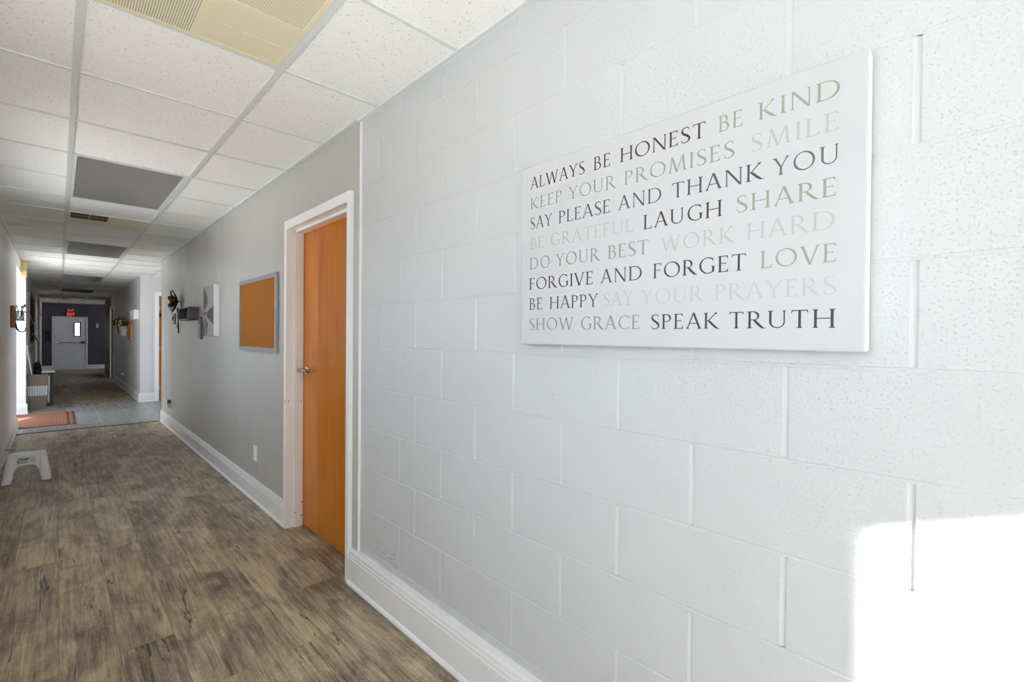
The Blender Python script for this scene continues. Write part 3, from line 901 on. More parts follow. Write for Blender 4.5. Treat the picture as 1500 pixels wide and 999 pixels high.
cv = thing('canvas_sign', (-.019, .621, 1.262), 'large white canvas printed with lines of grey capital lettering, on the block wall', 'wall sign')
b = B(); b.box(-.038, -.0025, .1690, 1.0755, 1.262, 1.8275, M_canvas, .004, 3)
for f in b.bm.faces:
    if f.normal.length and abs(f.calc_center_median().y - .169) < .0012:
        f.material_index = b.mi(M_canvas_side)
build('canvas', b, cv)
LINES = [
    (1.7532, [('ALWAYS', 1.0348, .8212, 'dark'), ('BE', .7909, .7347, 'dark'), ('HONEST', .7047, .4734, 'dark'), ('BE', .4452, .3914, 'sage'), ('KIND', .3606, .2126, 'sage')]),
    (1.6895, [('KEEP', 1.035, .9045, 'sage'), ('YOUR', .8796, .7176, 'sage'), ('PROMISES', .6912, .4085, 'sage'), ('SMILE', .3754, .2136, 'pale')]),
    (1.6265, [('SAY', 1.0343, .9433, 'char'), ('PLEASE', .9177, .7332, 'char'), ('AND', .709, .5826, 'char'), ('THANK', .5571, .3487, 'char'), ('YOU', .3309, .2129, 'grey')]),
    (1.5632, [('BE', 1.0335, .9761, 'pale'), ('GRATEFUL', .9492, .6617, 'pale'), ('LAUGH', .6334, .4345, 'dark'), ('SHARE', .4043, .2165, 'sage')]),
    (1.4997, [('DO', 1.0351, .9506, 'moss'), ('YOUR', .9266, .7676, 'moss'), ('BEST', .7406, .6171, 'moss'), ('WORK', .5846, .4075, 'pale'), ('HARD', .3815, .2183, 'pale')]),
    (1.4356, [('FORGIVE', 1.0368, .7882, 'dark'), ('AND', .7631, .6347, 'dark'), ('FORGET', .6048, .3809, 'dark'), ('LOVE', .353, .215, 'sage')]),
    (1.3719, [('BE', 1.036, .9797, 'char'), ('HAPPY', .9504, .7708, 'char'), ('SAY', .7537, .6604, 'pale'), ('YOUR', .6374, .476, 'mist'), ('PRAYERS', .4495, .215, 'mist')]),
    (1.3080, [('SHOW', 1.0362, .8578, 'moss'), ('GRACE', .832, .6395, 'moss'), ('SPEAK', .6094, .4381, 'dark'), ('TRUTH', .4171, .2162, 'dark')]),
]
CN = {'dark': 'brown-black', 'char': 'charcoal', 'grey': 'grey', 'sage': 'sage green', 'pale': 'very pale grey', 'mist': 'faint grey', 'moss': 'grey-green'}
for z, words_ in LINES:
    for w_, y0, y1, cc in words_:
        b = B()
        lettering(b, w_, y0, y1, z, L_COL[cc], -.0383)
        for f in b.bm.faces:      # all letters face the corridor
            f.normal_update()
            if f.normal.x > 0:
                f.normal_flip()
        o = build('lettering', b, cv, fix=False)
        o['label'] = CN[cc] + ' word ' + w_

# ------------------------------------------------------------------ cork board
cb = thing('cork_board', (-.02, 3.94, 1.16), 'cork notice board with grey metal frame and orange tape, beside the wooden door', 'notice board')
Y0, Y1, Z0, Z1 = 3.475, 4.405, 1.160, 1.7265
b = B(); b.box(-.024, XD - .001, Y0 + .02, Y1 - .02, Z0 + .02, Z1 - .02, M_cork)
build('cork_panel', b, cb)
b = B()
fwid = .033
def frm(pts):
    b.solid([(-.031, *p) for p in pts], (.018, 0, 0), M_alu)
frm([(Y0, Z0), (Y0 + fwid, Z0 + fwid), (Y0 + fwid, Z1 - fwid), (Y0, Z1)]); frm([(Y1, Z0), (Y1, Z1), (Y1 - fwid, Z1 - fwid), (Y1 - fwid, Z0 + fwid)])
frm([(Y0, Z0), (Y1, Z0), (Y1 - fwid, Z0 + fwid), (Y0 + fwid, Z0 + fwid)]); frm([(Y0, Z1), (Y0 + fwid, Z1 - fwid), (Y1 - fwid, Z1 - fwid), (Y1, Z1)])
fo = build('frame', b, cb); fo['label'] = 'grey aluminium frame'
for zc, hh in ((1.683, .036), (1.512, .048), (1.352, .046), (1.272, .012), (1.196, .03)):
    b = B()
    rnd = random.Random(int(zc * 1000)); pts = []
    for k in range(10):
        a = 2 * PI * k / 10
        pts.append((Y0 + .014 + .011 * math.cos(a) * (.7 + .5 * rnd.random()), zc + hh / 2 * math.sin(a) * (.8 + .3 * rnd.random())))
    b.solid([(-.0318, *p) for p in pts], (.001, 0, 0), M_tape)
    o = build('tape_piece', b, cb); o['label'] = 'scrap of orange tape'

# ------------------------------------------------------------------ other things on the right plaster wall
pc = thing('windmill_canvas', (-.035, 5.37, 1.272), 'grey canvas picture of windmill blades with bright white edge, on the grey wall', 'picture')
b = B(); b.box(-.06, XD - .001, 5.145, 5.595, 1.272, 1.764, M_picbg, .002, 1)
for f in b.bm.faces:
    c_ = f.calc_center_median()
    if abs(c_.y - 5.145) < .003 or abs(c_.y - 5.595) < .003:
        f.material_index = b.mi(M_canvas_side)
build('canvas', b, pc)
xx = -.0606
hy, hz = 5.585, 1.492
for i, a in enumerate((12, 28, 44, 58, 122, 138, 154, 170)):
    b = B()
    aa = math.radians(a)
    def pp(r, da):
        y = hy - r * math.sin(aa + da); z = hz + r * math.cos(aa + da)
        return (xx, max(5.15, min(5.59, y)), max(1.276, min(1.76, z)))
    b.poly([pp(.075, -.07), pp(.075, .07), pp(.245, .10), pp(.245, -.10)], M_picblade if i % 3 else M_picbladel)
    o = build('painted_blade', b, pc)
b = B(); b.poly([(xx, 5.43, hz + .015), (xx, 5.43, hz - .03), (xx, 5.15, 1.384), (xx, 5.15, 1.562)], M_picblade)
build('painted_tail', b, pc)
b = B(); b.poly([(xx - .0004, 5.592, hz - .018), (xx - .0004, 5.592, hz + .028), (xx - .0004, 5.41, hz + .014), (xx - .0004, 5.41, hz - .014)], M_picbladel)
build('painted_hub', b, pc)

sq = thing('metal_square_hanging', (-.03, 5.93, 1.237), 'narrow column of three stepped grey metal squares left of the windmill canvas', 'wall decoration')
for y0, z0, dx in ((5.895, 1.395, .006), (5.862, 1.318, .014), (5.905, 1.237, .004)):
    b = B(); b.box(-.028 - dx, XD - .001, y0 - .03, y0 + .10, z0, z0 + .078, M_bluegrey, .003, 1)
    build('square_plate', b, sq)

bx = thing('shadow_box', (-.06, 6.34, 1.446), 'charcoal wooden box frame with pale grey back, beneath the rusty metal flower', 'wall box')
Y0, Y1, Z0, Z1 = 6.04, 6.64, 1.446, 1.588
b = B()
for a in ((Y0, Y0 + .014, Z0, Z1), (Y1 - .014, Y1, Z0, Z1), (Y0 + .014, Y1 - .014, Z0, Z0 + .014), (Y0 + .014, Y1 - .014, Z1 - .014, Z1)):
    b.box(-.108, XD - .001, a[0], a[1], a[2], a[3], M_boxgrey)
build('box_frame', b, bx)
b = B()
for a in ((Y0 + .0005, Y0 + .0135, Z0, Z1), (Y1 - .0135, Y1, Z0, Z1), (Y0 + .014, Y1 - .014, Z0, Z0 + .0135), (Y0 + .014, Y1 - .014, Z1 - .0135, Z1)):
    b.box(-.111, -.108, a[0], a[1], a[2], a[3], M_boxrim)
o = build('front_rim', b, bx); o['label'] = 'lighter grey worn rim'
b = B(); b.box(-.03, XD - .002, Y0 + .012, Y1 - .012, Z0 + .012, Z1 - .012, M_boxin)
build('back_panel', b, bx)

fl = thing('metal_flower', (-.04, 7.2, 1.303), 'rusty copper metal flower with dark looped petals and long stem, on the grey wall', 'wall decoration')
cyy, czz = 7.16, 1.70
for k in range(7):
    a = 2 * PI * k / 7 + .2
    b = B(); pts = []
    for j in range(17):
        u_ = PI * 2 * j / 16
        rr_ = .085 - .06 * math.cos(u_); ww = .046 * math.sin(u_)
        y = cyy + rr_ * math.cos(a) - ww * math.sin(a); z = czz + rr_ * math.sin(a) + ww * math.cos(a)
        pts.append((-.03 - .06 * rr_ / .13, y, z))
    b.tube(pts, .0055, M_darkrust, 6)
    o = build('outer_petal', b, fl); o['label'] = 'dark looped wire petal'
for k in range(6):
    a = 2 * PI * k / 6 + .5
    b = B(); n1, n2 = 5, 7
    grid = []
    for i in range(n2):
        r_ = .012 + .098 * i / (n2 - 1); wv_ = .046 * math.sin(PI * (.12 + .8 * i / (n2 - 1)))
        row = []
        for j in range(n1):
            s_ = (j / (n1 - 1) - .5) * 2 * wv_
            row.append(b.bm.verts.new((-.045 - .08 * (i / (n2 - 1)) ** 1.2 - .15 * abs(s_), cyy + r_ * math.cos(a) - s_ * math.sin(a), czz + r_ * math.sin(a) + s_ * math.cos(a))))
        grid.append(row)
    fs = [b.bm.faces.new((grid[i][j], grid[i][j + 1], grid[i + 1][j + 1], grid[i + 1][j])) for i in range(n2 - 1) for j in range(n1 - 1)]
    b._f(fs, M_rust, True)
    r_ = bmesh.ops.solidify(b.bm, geom=b.bm.faces[:], thickness=.002)
    o = build('inner_petal', b, fl); o['label'] = 'copper-coloured cupped petal'
b = B(); b.blob((-.062, cyy, czz), (.016, .022, .022), M_rust, 2, .2, 4); b.tube([(-.062, cyy, czz), (XD - .001, cyy, czz)], .008, M_darkrust, 8)
build('flower_centre', b, fl)
b = B(); b.tube([(-.04, cyy + .0, czz - .08), (-.035, cyy + .01, 1.55), (-.028, cyy + .03, 1.42), (-.024, cyy + .015, 1.303)], .007, M_darkrust, 8)
build('stem', b, fl)
b = B(); b.solid([(-.026, cyy + .03, 1.44), (-.03, cyy + .10, 1.415), (-.032, cyy + .16, 1.36), (-.028, cyy + .09, 1.385)], (.002, 0, 0), M_darkrust)
build('leaf', b, fl)

b = B(); b.box(-.028, XD - .001, 7.44, 7.62, 1.42, 1.558, M_boxrim, .003, 1); b.blob((-.03, 7.53, 1.497), (.012, .03, .03), M_black, 2)
single('key_plaque', b, 'small pale grey plaque with black knob, left of the metal flower stem', 'wall plaque')

def outlet(name, y, z, label, x=XD, hh=.115, ww=.072):
    t_ = thing(name, (x - .003, y, z - hh / 2), label, 'socket')
    b = B(); b.box(x - .006, x - .0003, y - ww / 2, y + ww / 2, z - hh / 2, z + hh / 2, M_plastic, .002, 2)
    build('cover_plate', b, t_)
    for s in (-1, 1):
        b = B(); b.box(x - .0085, x - .005, y - .017, y + .017, z + s * .0195 - .014, z + s * .0195 + .014, M_plastic, .003, 2)
        for dy in (-.0065, .0065):
            b.box(x - .0088, x - .008, y + dy - .0012, y + dy + .0012, z + s * .0195 - .004, z + s * .0195 + .006, M_dark_slot)
        b.lathe([(.0024, 0), (.0024, .0006)], (x - .0083, y, z + s * .0195 - .009), (-1, 0, 0), M_dark_slot, 10)
        build('receptacle', b, t_)
    return t_
outlet('wall_outlet', 3.995, .367, 'white double socket low on the grey wall between wooden door and corner')
ot = outlet('wall_outlet', 7.78, .345, 'white double socket holding plugs, low on the grey wall near the entry tiles')
b = B(); b.box(XD - .048, XD - .0075, 7.745, 7.83, .352, .402, M_teal, .006, 2); b.box(XD - .05, XD - .046, 7.752, 7.822, .36, .395, M_paper, .003, 1)
single('plug_adapter', b, 'dark teal plug adapter in the socket near the entry tiles', 'plug')
b = B(); b.box(XD - .04, XD - .0075, 7.75, 7.81, .304, .332, M_yellow, .006, 2)
single('night_light', b, 'yellow plug-in piece below the teal plug adapter', 'plug')

# ------------------------------------------------------------------ ceiling fittings
def troffer(n0, n1, label, dark=False):
    y0, y1 = T0 + n0 * TS + .0085, T0 + n1 * TS - .0085
    x0, x1 = XA + .013, XB - .013
    t_ = thing('ceiling_light', ((x0 + x1) / 2, (y0 + y1) / 2, H), label, 'ceiling light')
    b = B()
    z0 = H + .001
    for a in ((x0, x0 + .02, y0, y1), (x1 - .02, x1, y0, y1), (x0 + .02, x1 - .02, y0, y0 + .012), (x0 + .02, x1 - .02, y1 - .012, y1)):
        b.box(*a, z0, z0 + .006, M_lframe)
    build('light_frame', b, t_)
    b = B(); b.box(x0 + .024, x1 - .018, y0 + .012, y1 - .012, z0 + .001, z0 + .0055, M_lens)
    o = build('diffuser', b, t_); o['label'] = 'grey translucent diffuser, unlit'
    for yy in (y0 + (y1 - y0) * .28, y0 + (y1 - y0) * .75):
        b = B(); b.box(x0 + .006, x0 + .024, yy - .012, yy + .012, z0 - .004, z0 + .001, M_lframe, .0015, 1)
        build('latch', b, t_)
troffer(3, 5, 'unlit grey ceiling light panel nearest the camera')
troffer(9, 11, 'unlit pale ceiling light panel just before the bright side entry')
troffer(16, 18, 'unlit grey ceiling light panel just past the bright side entry')
troffer(29, 31, 'unlit ceiling light panel deep in the dark far corridor')

def air_diffuser(n0, n1, quads, label, name='air_diffuser', frame=None):
    frame = frame or M_cream
    x0, x1 = XA + .0125, XB - .0125
    y0, y1 = T0 + n0 * TS + .008, T0 + n1 * TS - .008
    xm, ym = (x0 + x1) / 2, (y0 + y1) / 2
    t_ = thing(name, (xm, ym, H), label, 'air vent')
    b = B(); z0 = H + .0005
    fw_ = .016
    for a in ((x0, x0 + fw_, y0, y1), (x1 - fw_, x1, y0, y1), (x0 + fw_, x1 - fw_, y0, y0 + fw_), (x0 + fw_, x1 - fw_, y1 - fw_, y1), (xm - .014, xm + .014, y0 + fw_, y1 - fw_), (x0 + fw_, xm - .014, ym - .014, ym + .014), (xm + .014, x1 - fw_, ym - .014, ym + .014)):
        b.box(*a, z0, z0 + .006, frame)
    build('vent_frame', b, t_)
    k = 0
    for iy, (ya, yb) in enumerate(((y0 + fw_, ym - .014), (ym + .014, y1 - fw_))):
        for ix, (xa, xb_) in enumerate(((x0 + fw_, xm - .014), (xm + .014, x1 - fw_))):
            m, cross, depth = quads[k]; k += 1
            b = B()
            b.box(xa - .002, xb_ + .002, ya - .002, yb + .002, z0 + .0015 + depth, z0 + .0062 + depth, m)
            if cross:
                b.box((xa + xb_) / 2 - .002, (xa + xb_) / 2 + .002, ya, yb, z0 + .0005, z0 + .0022, frame); b.box(xa, xb_, (ya + yb) / 2 - .0012, (ya + yb) / 2 + .0012, z0 + .0008, z0 + .0022, frame)
            o = build('vent_panel', b, t_)
            o['label'] = {M_perf_dark.name: 'panel with open dark holes', M_perf_mid.name: 'panel with half-closed holes', M_perf_lite.name: 'cream panel with backed holes'}.get(m.name, 'panel')
air_diffuser(-1, 0, [(M_perf_dark, False, 0), (M_perf_mid, False, 0), (M_perf_dark, False, 0), (M_perf_lite, True, 0)], 'cream perforated ceiling air vent nearest the camera at the top edge')
air_diffuser(6, 7, [(M_brown_cavity, True, 0.0), (M_perf_lite, True, 0), (M_perf_lite, True, 0), (M_perf_lite, True, 0)], 'cream ceiling air vent with dark quarter, beyond the nearest light panel')
b = None
air_diffuser(22, 24, [(M_brown_cavity, False, 0)] * 4, 'brown ceiling grille in the far corridor', 'ceiling_grille', M_brown_cavity)

b = B(); b.box(XL - .0, XL + .058, 10.25, 10.62, 2.165, H - .003, M_tan, .003, 1)
single('timber_block', b, 'tan wooden block at the ceiling above the bright side entry', 'timber block')

# ------------------------------------------------------------------ left side: hook plaque, jar, doorstop
hk = thing('hook_plaque', (XL + .02, 8.2, 1.349), 'brown wooden wall plaque with black bracket and curled hook, by the side entry', 'wall hook')
b = B(); b.box(XL + .0005, XL + .032, 8.06, 8.40, 1.349, 1.614, M_oak, .012, 3)
build('board', b, hk)
b = B()
bx0, bx1, by0, by1 = XL + .032, XL + .122, 8.13, 8.33
b.box(bx0, bx1 - .008, by0, by1, 1.438, 1.446, M_black, .002, 1); b.box(bx0, bx1 + .008, by0 - .003, by0 + .003, 1.541, 1.547, M_black); b.box(bx0, bx1 + .008, by1 - .003, by1 + .003, 1.541, 1.547, M_black)
b.box(bx1 + .0, bx1 + .006, by0, by1, 1.541, 1.547, M_black); b.box(bx0 - .002, bx0 + .006, 8.215, 8.245, 1.436, 1.547, M_black)
o = build('bracket', b, hk); o['label'] = 'black metal bracket'
b = B()
pts = [(bx0 + .004, 8.22, 1.40), (bx0 + .012, 8.22, 1.345), (bx0 + .03, 8.22, 1.312), (bx0 + .058, 8.22, 1.300), (bx0 + .082, 8.22, 1.312), (bx0 + .094, 8.22, 1.332), (bx0 + .088, 8.22, 1.347), (bx0 + .078, 8.22, 1.343)]
b.tube(pts, [.009, .009, .007, .0065, .006, .006, .006, .004], M_darkrust, 8); b.box(bx0 - .002, bx0 + .008, 8.195, 8.245, 1.352, 1.42, M_darkrust, .003, 1)
o = build('hook', b, hk); o['label'] = 'dark bronze curled hook'
b = B(); pts_ = [(.030, .0), (.034, .006), (.034, .075), (.026, .09), (.024, .105), (.026, .112), (.0225, .112), (.0215, .09), (.0305, .073), (.0305, .008), (.02, .005)]
b.lathe(pts_, (bx0 + .045, 8.18, 1.447), (0, 0, 1), M_glass, 20)
single('glass_jar', b, 'small clear glass jar in the black bracket of the hook plaque', 'jar')
for k, (dx, dy, h_, m_, lb) in enumerate(((-.012, 0, .165, M_petal, 'dried stem with cream tip'), (.006, .006, .155, M_oak, 'dried stem with pale brown tip, shortest'), (.014, -.006, .172, M_rust, 'dried stem with rusty brown tip, tallest'))):
    b = B()
    x0, y0 = bx0 + .045 + dx * .4, 8.18 + dy
    b.tube([(x0, y0, 1.456), (x0 + dx, y0, 1.447 + h_ * .7), (x0 + dx * 2.2, y0, 1.447 + h_)], .0035, M_oak, 6); b.blob((x0 + dx * 2.3, y0, 1.447 + h_), (.012, .012, .016), m_, 2, .3, k)
    single('dried_stem', b, lb + ', in the glass jar', 'dried flower', 'dried stems in the jar')
b = B(); b.lathe([(.012, 0), (.012, .035), (.02, .04), (.021, .062), (.012, .068)], (XL + .014, 7.2, .06), (1, 0, 0), M_pink, 16)
single('door_stop', b, 'pale pink rubber doorstop on the left baseboard behind the step stool', 'doorstop')

# ------------------------------------------------------------------ step stool
st = thing('step_stool', (-1.31, 5.9, 0), 'small white plastic step stool on the wood floor by the left wall', 'stool')
sx0, sx1, sy0, sy1, sh = -1.432, -1.188, 5.79, 5.98, .236
b = B(); b.box(sx0 + .004, sx1 - .004, sy0, sy1, sh - .012, sh, M_plastic, .006, 3)
for k in range(6):
    b.box(sx0 + .04 + k * .03, sx0 + .05 + k * .03, sy0 + .03, sy1 - .03, sh - .001, sh + .0015, M_plastic)
build('step_top', b, st)
def apron(y, d):
    b = B(); pts = []
    xa, xb_ = sx0 + .03, sx1 - .03
    pts += [(xa - .0, sh - .004), (xb_, sh - .004), (xb_ + .008, .03), (xb_ - .004, .03), (xb_ - .02, .12)]
    n = 8; top = sh - .085; r_ = .045
    ri, li = xb_ - .024, xa + .024
    for k in range(n + 1):
        a = PI / 2 * k / n
        pts.append((ri - r_ + r_ * math.cos(a), top - r_ + r_ * math.sin(a)))
    for k in range(n + 1):
        a = PI / 2 + PI / 2 * k / n
        pts.append((li + r_ + r_ * math.cos(a), top - r_ + r_ * math.sin(a)))
    pts += [(xa + .02, .12), (xa + .004, .03), (xa - .008, .03)]
    b.solid([(p[0], y, p[1]) for p in pts], (0, d, 0), M_plastic)
    return b
ap = build('apron', apron(sy0 + .006, .005), st)
build('apron', apron(sy1 - .011, .005), st)
for s, xc in ((-1, sx0 + .024), (1, sx1 - .024)):
    for yb, ye in ((sy0, 1), (sy1, -1)):
        b = B(); n = 8
        ring = []
        for z, spread_, w_ in ((0, .022, .024), (.004, .022, .030), (.014, .021, .0325), (.03, .02, .033), (.12, .01, .028), (sh - .03, .002, .024), (sh - .012, 0, .022), (sh - .002, -.003, .016)):
            cx_ = xc + s * spread_; cyb = yb + ye * .026 - ye * spread_ * .6
            ring.append([b.bm.verts.new((cx_ + w_ * math.copysign(abs(math.cos(2 * PI * k / 16)) ** .55, math.cos(2 * PI * k / 16)), cyb + w_ * math.copysign(abs(math.sin(2 * PI * k / 16)) ** .55, math.sin(2 * PI * k / 16)), z)) for k in range(16)])
        fs = [b.bm.faces.new((r0[k], r0[(k + 1) % 16], r1[(k + 1) % 16], r1[k])) for r0, r1 in zip(ring, ring[1:]) for k in range(16)]
        fs += [b.bm.faces.new(list(reversed(ring[0]))), b.bm.faces.new(ring[-1])]
        b._f(fs, M_plastic, True)
        build('leg', b, st)
    b = B(); b.box(xc - .003 + s * .004, xc + .003 + s * .004, sy0 + .03, sy1 - .03, .10, sh - .01, M_plastic)
    build('side_panel', b, st)
b = B(); yy = sy0 + .0048
def patch(x0, x1, z0, z1, m):
    b.poly([(x0, yy, z0), (x1, yy, z0), (x1, yy, z1), (x0, yy, z1)], m)
lx = sx0 + .062
patch(lx, lx + .115, .166, .222, M_paper)
yy -= .0003
patch(lx + .004, lx + .064, .170, .196, M_green); patch(lx + .04, lx + .078, .199, .210, M_navy)
yy -= .0003
patch(lx + .010, lx + .060, .174, .190, M_ltgreen)
b.poly([(lx + .026 + .017 * math.cos(2 * PI * k / 20), yy, .2075 + .0062 * math.sin(2 * PI * k / 20)) for k in range(20)], M_red)
for k in range(4):
    patch(lx + .083, lx + .11, .175 + k * .011, .178 + k * .011, M_bluegrey)
for f in b.bm.faces:
    f.normal_update()
    if f.normal.y > 0:
        f.normal_flip()
o = build('label_sticker', b, ap, fix=False); o['label'] = 'label with red oval and green band'

# ------------------------------------------------------------------ doormat on the entry tiles
dm = thing('doormat', (-1.22, 9.85, .001), 'brown ribbed doormat on the grey entry tiles, partly in sunlight', 'doormat')
b = B(); mx0, mx1, my0, my1 = -1.86, -.955, 9.09, 10.60
n = 150
rows = []
for k in range(n + 1):
    x = mx0 + (mx1 - mx0) * k / n
    z = .008 + (.0035 if k % 3 == 0 else 0)
    rows.append([b.bm.verts.new((x, my0, z)), b.bm.verts.new((x, my1, z))])
b._f([b.bm.faces.new((a[0], c_[0], c_[1], a[1])) for a, c_ in zip(rows, rows[1:])], M_mat)
b.box(mx0, mx1, my0, my1, .001, .0079, M_mat)
build('ribbed_pile', b, dm)
b = B(); b.box(mx1 - .002, mx1 + .028, my0, my1, .001, .0085, M_matedge, .003, 1); b.box(mx1 - .06, mx1 - .045, my0, my1, .008, .013, M_matedge)
o = build('edge_binding', b, dm); o['label'] = 'darker bound edge'

# ------------------------------------------------------------------ woven hampers by the wall
def hamper(name, cx_, cy_, wt, wb, h, colour, label, band=None):
    t_ = thing(name, (cx_, cy_, 0), label, 'laundry basket', 'tall woven hampers by the entry')
    def ring_pt(u, hw):       # rounded square, u in 0..4
        k = int(u) % 4; f_ = u - int(u)
        s_ = (f_ - .5) * 2
        c_ = 1 - .10 * abs(s_) ** 6
        x, y = hw * c_, hw * s_ * (1 - .02 * abs(s_) ** 6)
        for _ in range(k):
            x, y = -y, x
        return x, y
    def shell(z0, z1, m, amp=.0045, rh=.012, nu=56):
        b = B(); nr = max(1, int(round((z1 - z0) / rh))); rs = []
        for r_ in range(nr + 1):
            z = z0 + (z1 - z0) * r_ / nr
            hw = (wb + (wt - wb) * z / h) / 2
            row = []
            for k in range(nu):
                d = amp * (1 if (r_ // 2 + k) % 2 else -1) * (1 if r_ % 2 else .3)
                x, y = ring_pt(4 * k / nu, hw + d)
                row.append(b.bm.verts.new((cx_ + x, cy_ + y, z + .003 * math.sin(k * PI))))
            rs.append(row)
        b._f([b.bm.faces.new((a[k], a[(k + 1) % nu], c_[(k + 1) % nu], c_[k])) for a, c_ in zip(rs, rs[1:]) for k in range(nu)], m, True)
        return b
    def rods(z0, z1, m, nu=28):
        pass
    if band:
        build('woven_body', shell(.004, band[0], colour), t_); build('woven_body', shell(band[1], h - .012, colour), t_)
        b = shell(band[0], band[1], M_rattanw, .0055, .014)
        # open slots of the band
        nr = 8
        for r_ in range(nr):
            z = band[0] + (band[1] - band[0]) * (r_ + .5) / nr
            hw = (wb + (wt - wb) * z / h) / 2 + .0065
            for side in range(4):
                for k in range(7):
                    s_ = ((k + .5) / 7 - .5) * 2 * hw * .86
                    sw = .0055
                    p = [(hw, s_ - sw, z - .0045), (hw, s_ + sw, z - .0045), (hw, s_ + sw, z + .0045), (hw, s_ - sw, z + .0045)]
                    q = []
                    for x, y, zz in p:
                        for _ in range(side):
                            x, y = -y, x
                        q.append((cx_ + x, cy_ + y, zz))
                    b.poly(q, M_dark_slot)
        o = build('woven_band', b, t_); o['label'] = 'white woven band'
    else:
        build('woven_body', shell(.004, h - .012, colour), t_)
        for side in range(4):
            for k in range(3):
                # each pale strip weaves in and out as one continuous ribbon
                b = B(); rows = []
                for r_ in range(29):
                    z = .07 + r_ * .017
                    hw = (wb + (wt - wb) * z / h) / 2 + (.0065 if r_ % 2 else .0015)
                    s_ = (-.62 + .55 * k) * hw
                    row = []
                    for x, y in ((hw, s_ - .013), (hw, s_ + .013)):
                        for _ in range(side):
                            x, y = -y, x
                        row.append(b.bm.verts.new((cx_ + x, cy_ + y, z)))
                    rows.append(row)
                b._f([b.bm.faces.new((a[0], a[1], c_[1], c_[0])) for a, c_ in zip(rows, rows[1:])], M_rattanw)
                o = build('woven_strip', b, t_); o['label'] = 'pale woven strip'
    b = B(); rs = []
    for a, z in ((.006, h - .02), (.008, h - .002), (.0, h), (-.008, h - .004), (-.009, h - .04)):
        rs.append([b.bm.verts.new((cx_ + ring_pt(4 * k / 40, wt / 2 + a)[0], cy_ + ring_pt(4 * k / 40, wt / 2 + a)[1], z)) for k in range(40)])
    b._f([b.bm.faces.new((a[k], a[(k + 1) % 40], c_[(k + 1) % 40], c_[k])) for a, c_ in zip(rs, rs[1:]) for k in range(40)], colour, True)
    build('rim', b, t_)
    b = B(); b.box(cx_ - wb / 2 + .01, cx_ + wb / 2 - .01, cy_ - wb / 2 + .01, cy_ + wb / 2 - .01, .001, .012, colour)
    build('bottom', b, t_)
    return t_
hamper('woven_hamper', -1.364, 11.325, .245, .206, .592, M_rattan, 'taupe woven hamper with white band, beside the side entry', (.235, .40))
h2 = hamper('woven_hamper', -1.29, 11.72, .25, .215, .592, M_rattand, 'dark grey woven hamper with pale strips, behind the banded hamper')
b = B(); b.box(-1.423, -1.157, 11.587, 11.853, .594, .622, M_petal, .006, 2)
o = build('lid', b, h2); o['label'] = 'pale lid'
b = B(); b.solid([(-1.395, 11.24, .30), (-1.388, 11.24, .30), (-1.488, 11.24, 1.09), (-1.510, 11.24, 1.09)], (0, .17, 0), M_paper)
single('poster_board', b, 'white board standing in the banded hamper and leaning on the left wall', 'board')
b = B(); b.blob((-1.365, 11.33, .66), (.05, .07, .14), M_blackcloth, 3, .35, 11)
single('cloth_bag', b, 'crumpled black cloth bag poking out of the banded hamper', 'bag')

# ------------------------------------------------------------------ left wall beyond the entry: board and papers
nb = thing('bulletin_board', (XL + .01, 14.0, 1.08), 'grey framed bulletin board on the left wall beyond the hampers', 'notice board')
Y0, Y1, Z0, Z1 = 12.62, 15.40, 1.08, 2.06
b = B(); b.box(XL + .0005, XL + .012, Y0 + .03, Y1 - .03, Z0 + .03, Z1 - .03, M_cork); build('cork_panel', b, nb)
b = B()
for a in ((Y0, Y0 + .04, Z0, Z1), (Y1 - .04, Y1, Z0, Z1), (Y0 + .04, Y1 - .04, Z0, Z0 + .04), (Y0 + .04, Y1 - .04, Z1 - .04, Z1)):
    b.box(XL + .0005, XL + .022, a[0], a[1], a[2], a[3], M_alu)
build('frame', b, nb)
def sheet(y0, y1, z0, z1, bend, label):
    b = B(); n = 8; f_, bk_ = [], []
    for k in range(n + 1):
        t_ = k / n
        x = XL + .0135 + bend * math.sin(PI * t_ * .5) ** 2
        z = z1 + (z0 - z1) * t_
        f_.append([b.bm.verts.new((x, y0, z)), b.bm.verts.new((x, y1, z))])
    b._f([b.bm.faces.new((a[0], a[1], c_[1], c_[0])) for a, c_ in zip(f_, f_[1:])], M_paper, True)
    bmesh.ops.solidify(b.bm, geom=b.bm.faces[:], thickness=.0006)
    single('paper_sheet', b, label, 'paper', 'papers on the far bulletin board')
sheet(13.9, 15.2, 1.66, 1.98, .13, 'largest white sheet, high on the far end of the bulletin board')
sheet(12.75, 13.5, 1.36, 1.64, .09, 'white sheet hanging lower at the near end of the bulletin board')
sheet(13.6, 14.7, 1.10, 1.34, .08, 'white sheet along the bottom of the bulletin board')

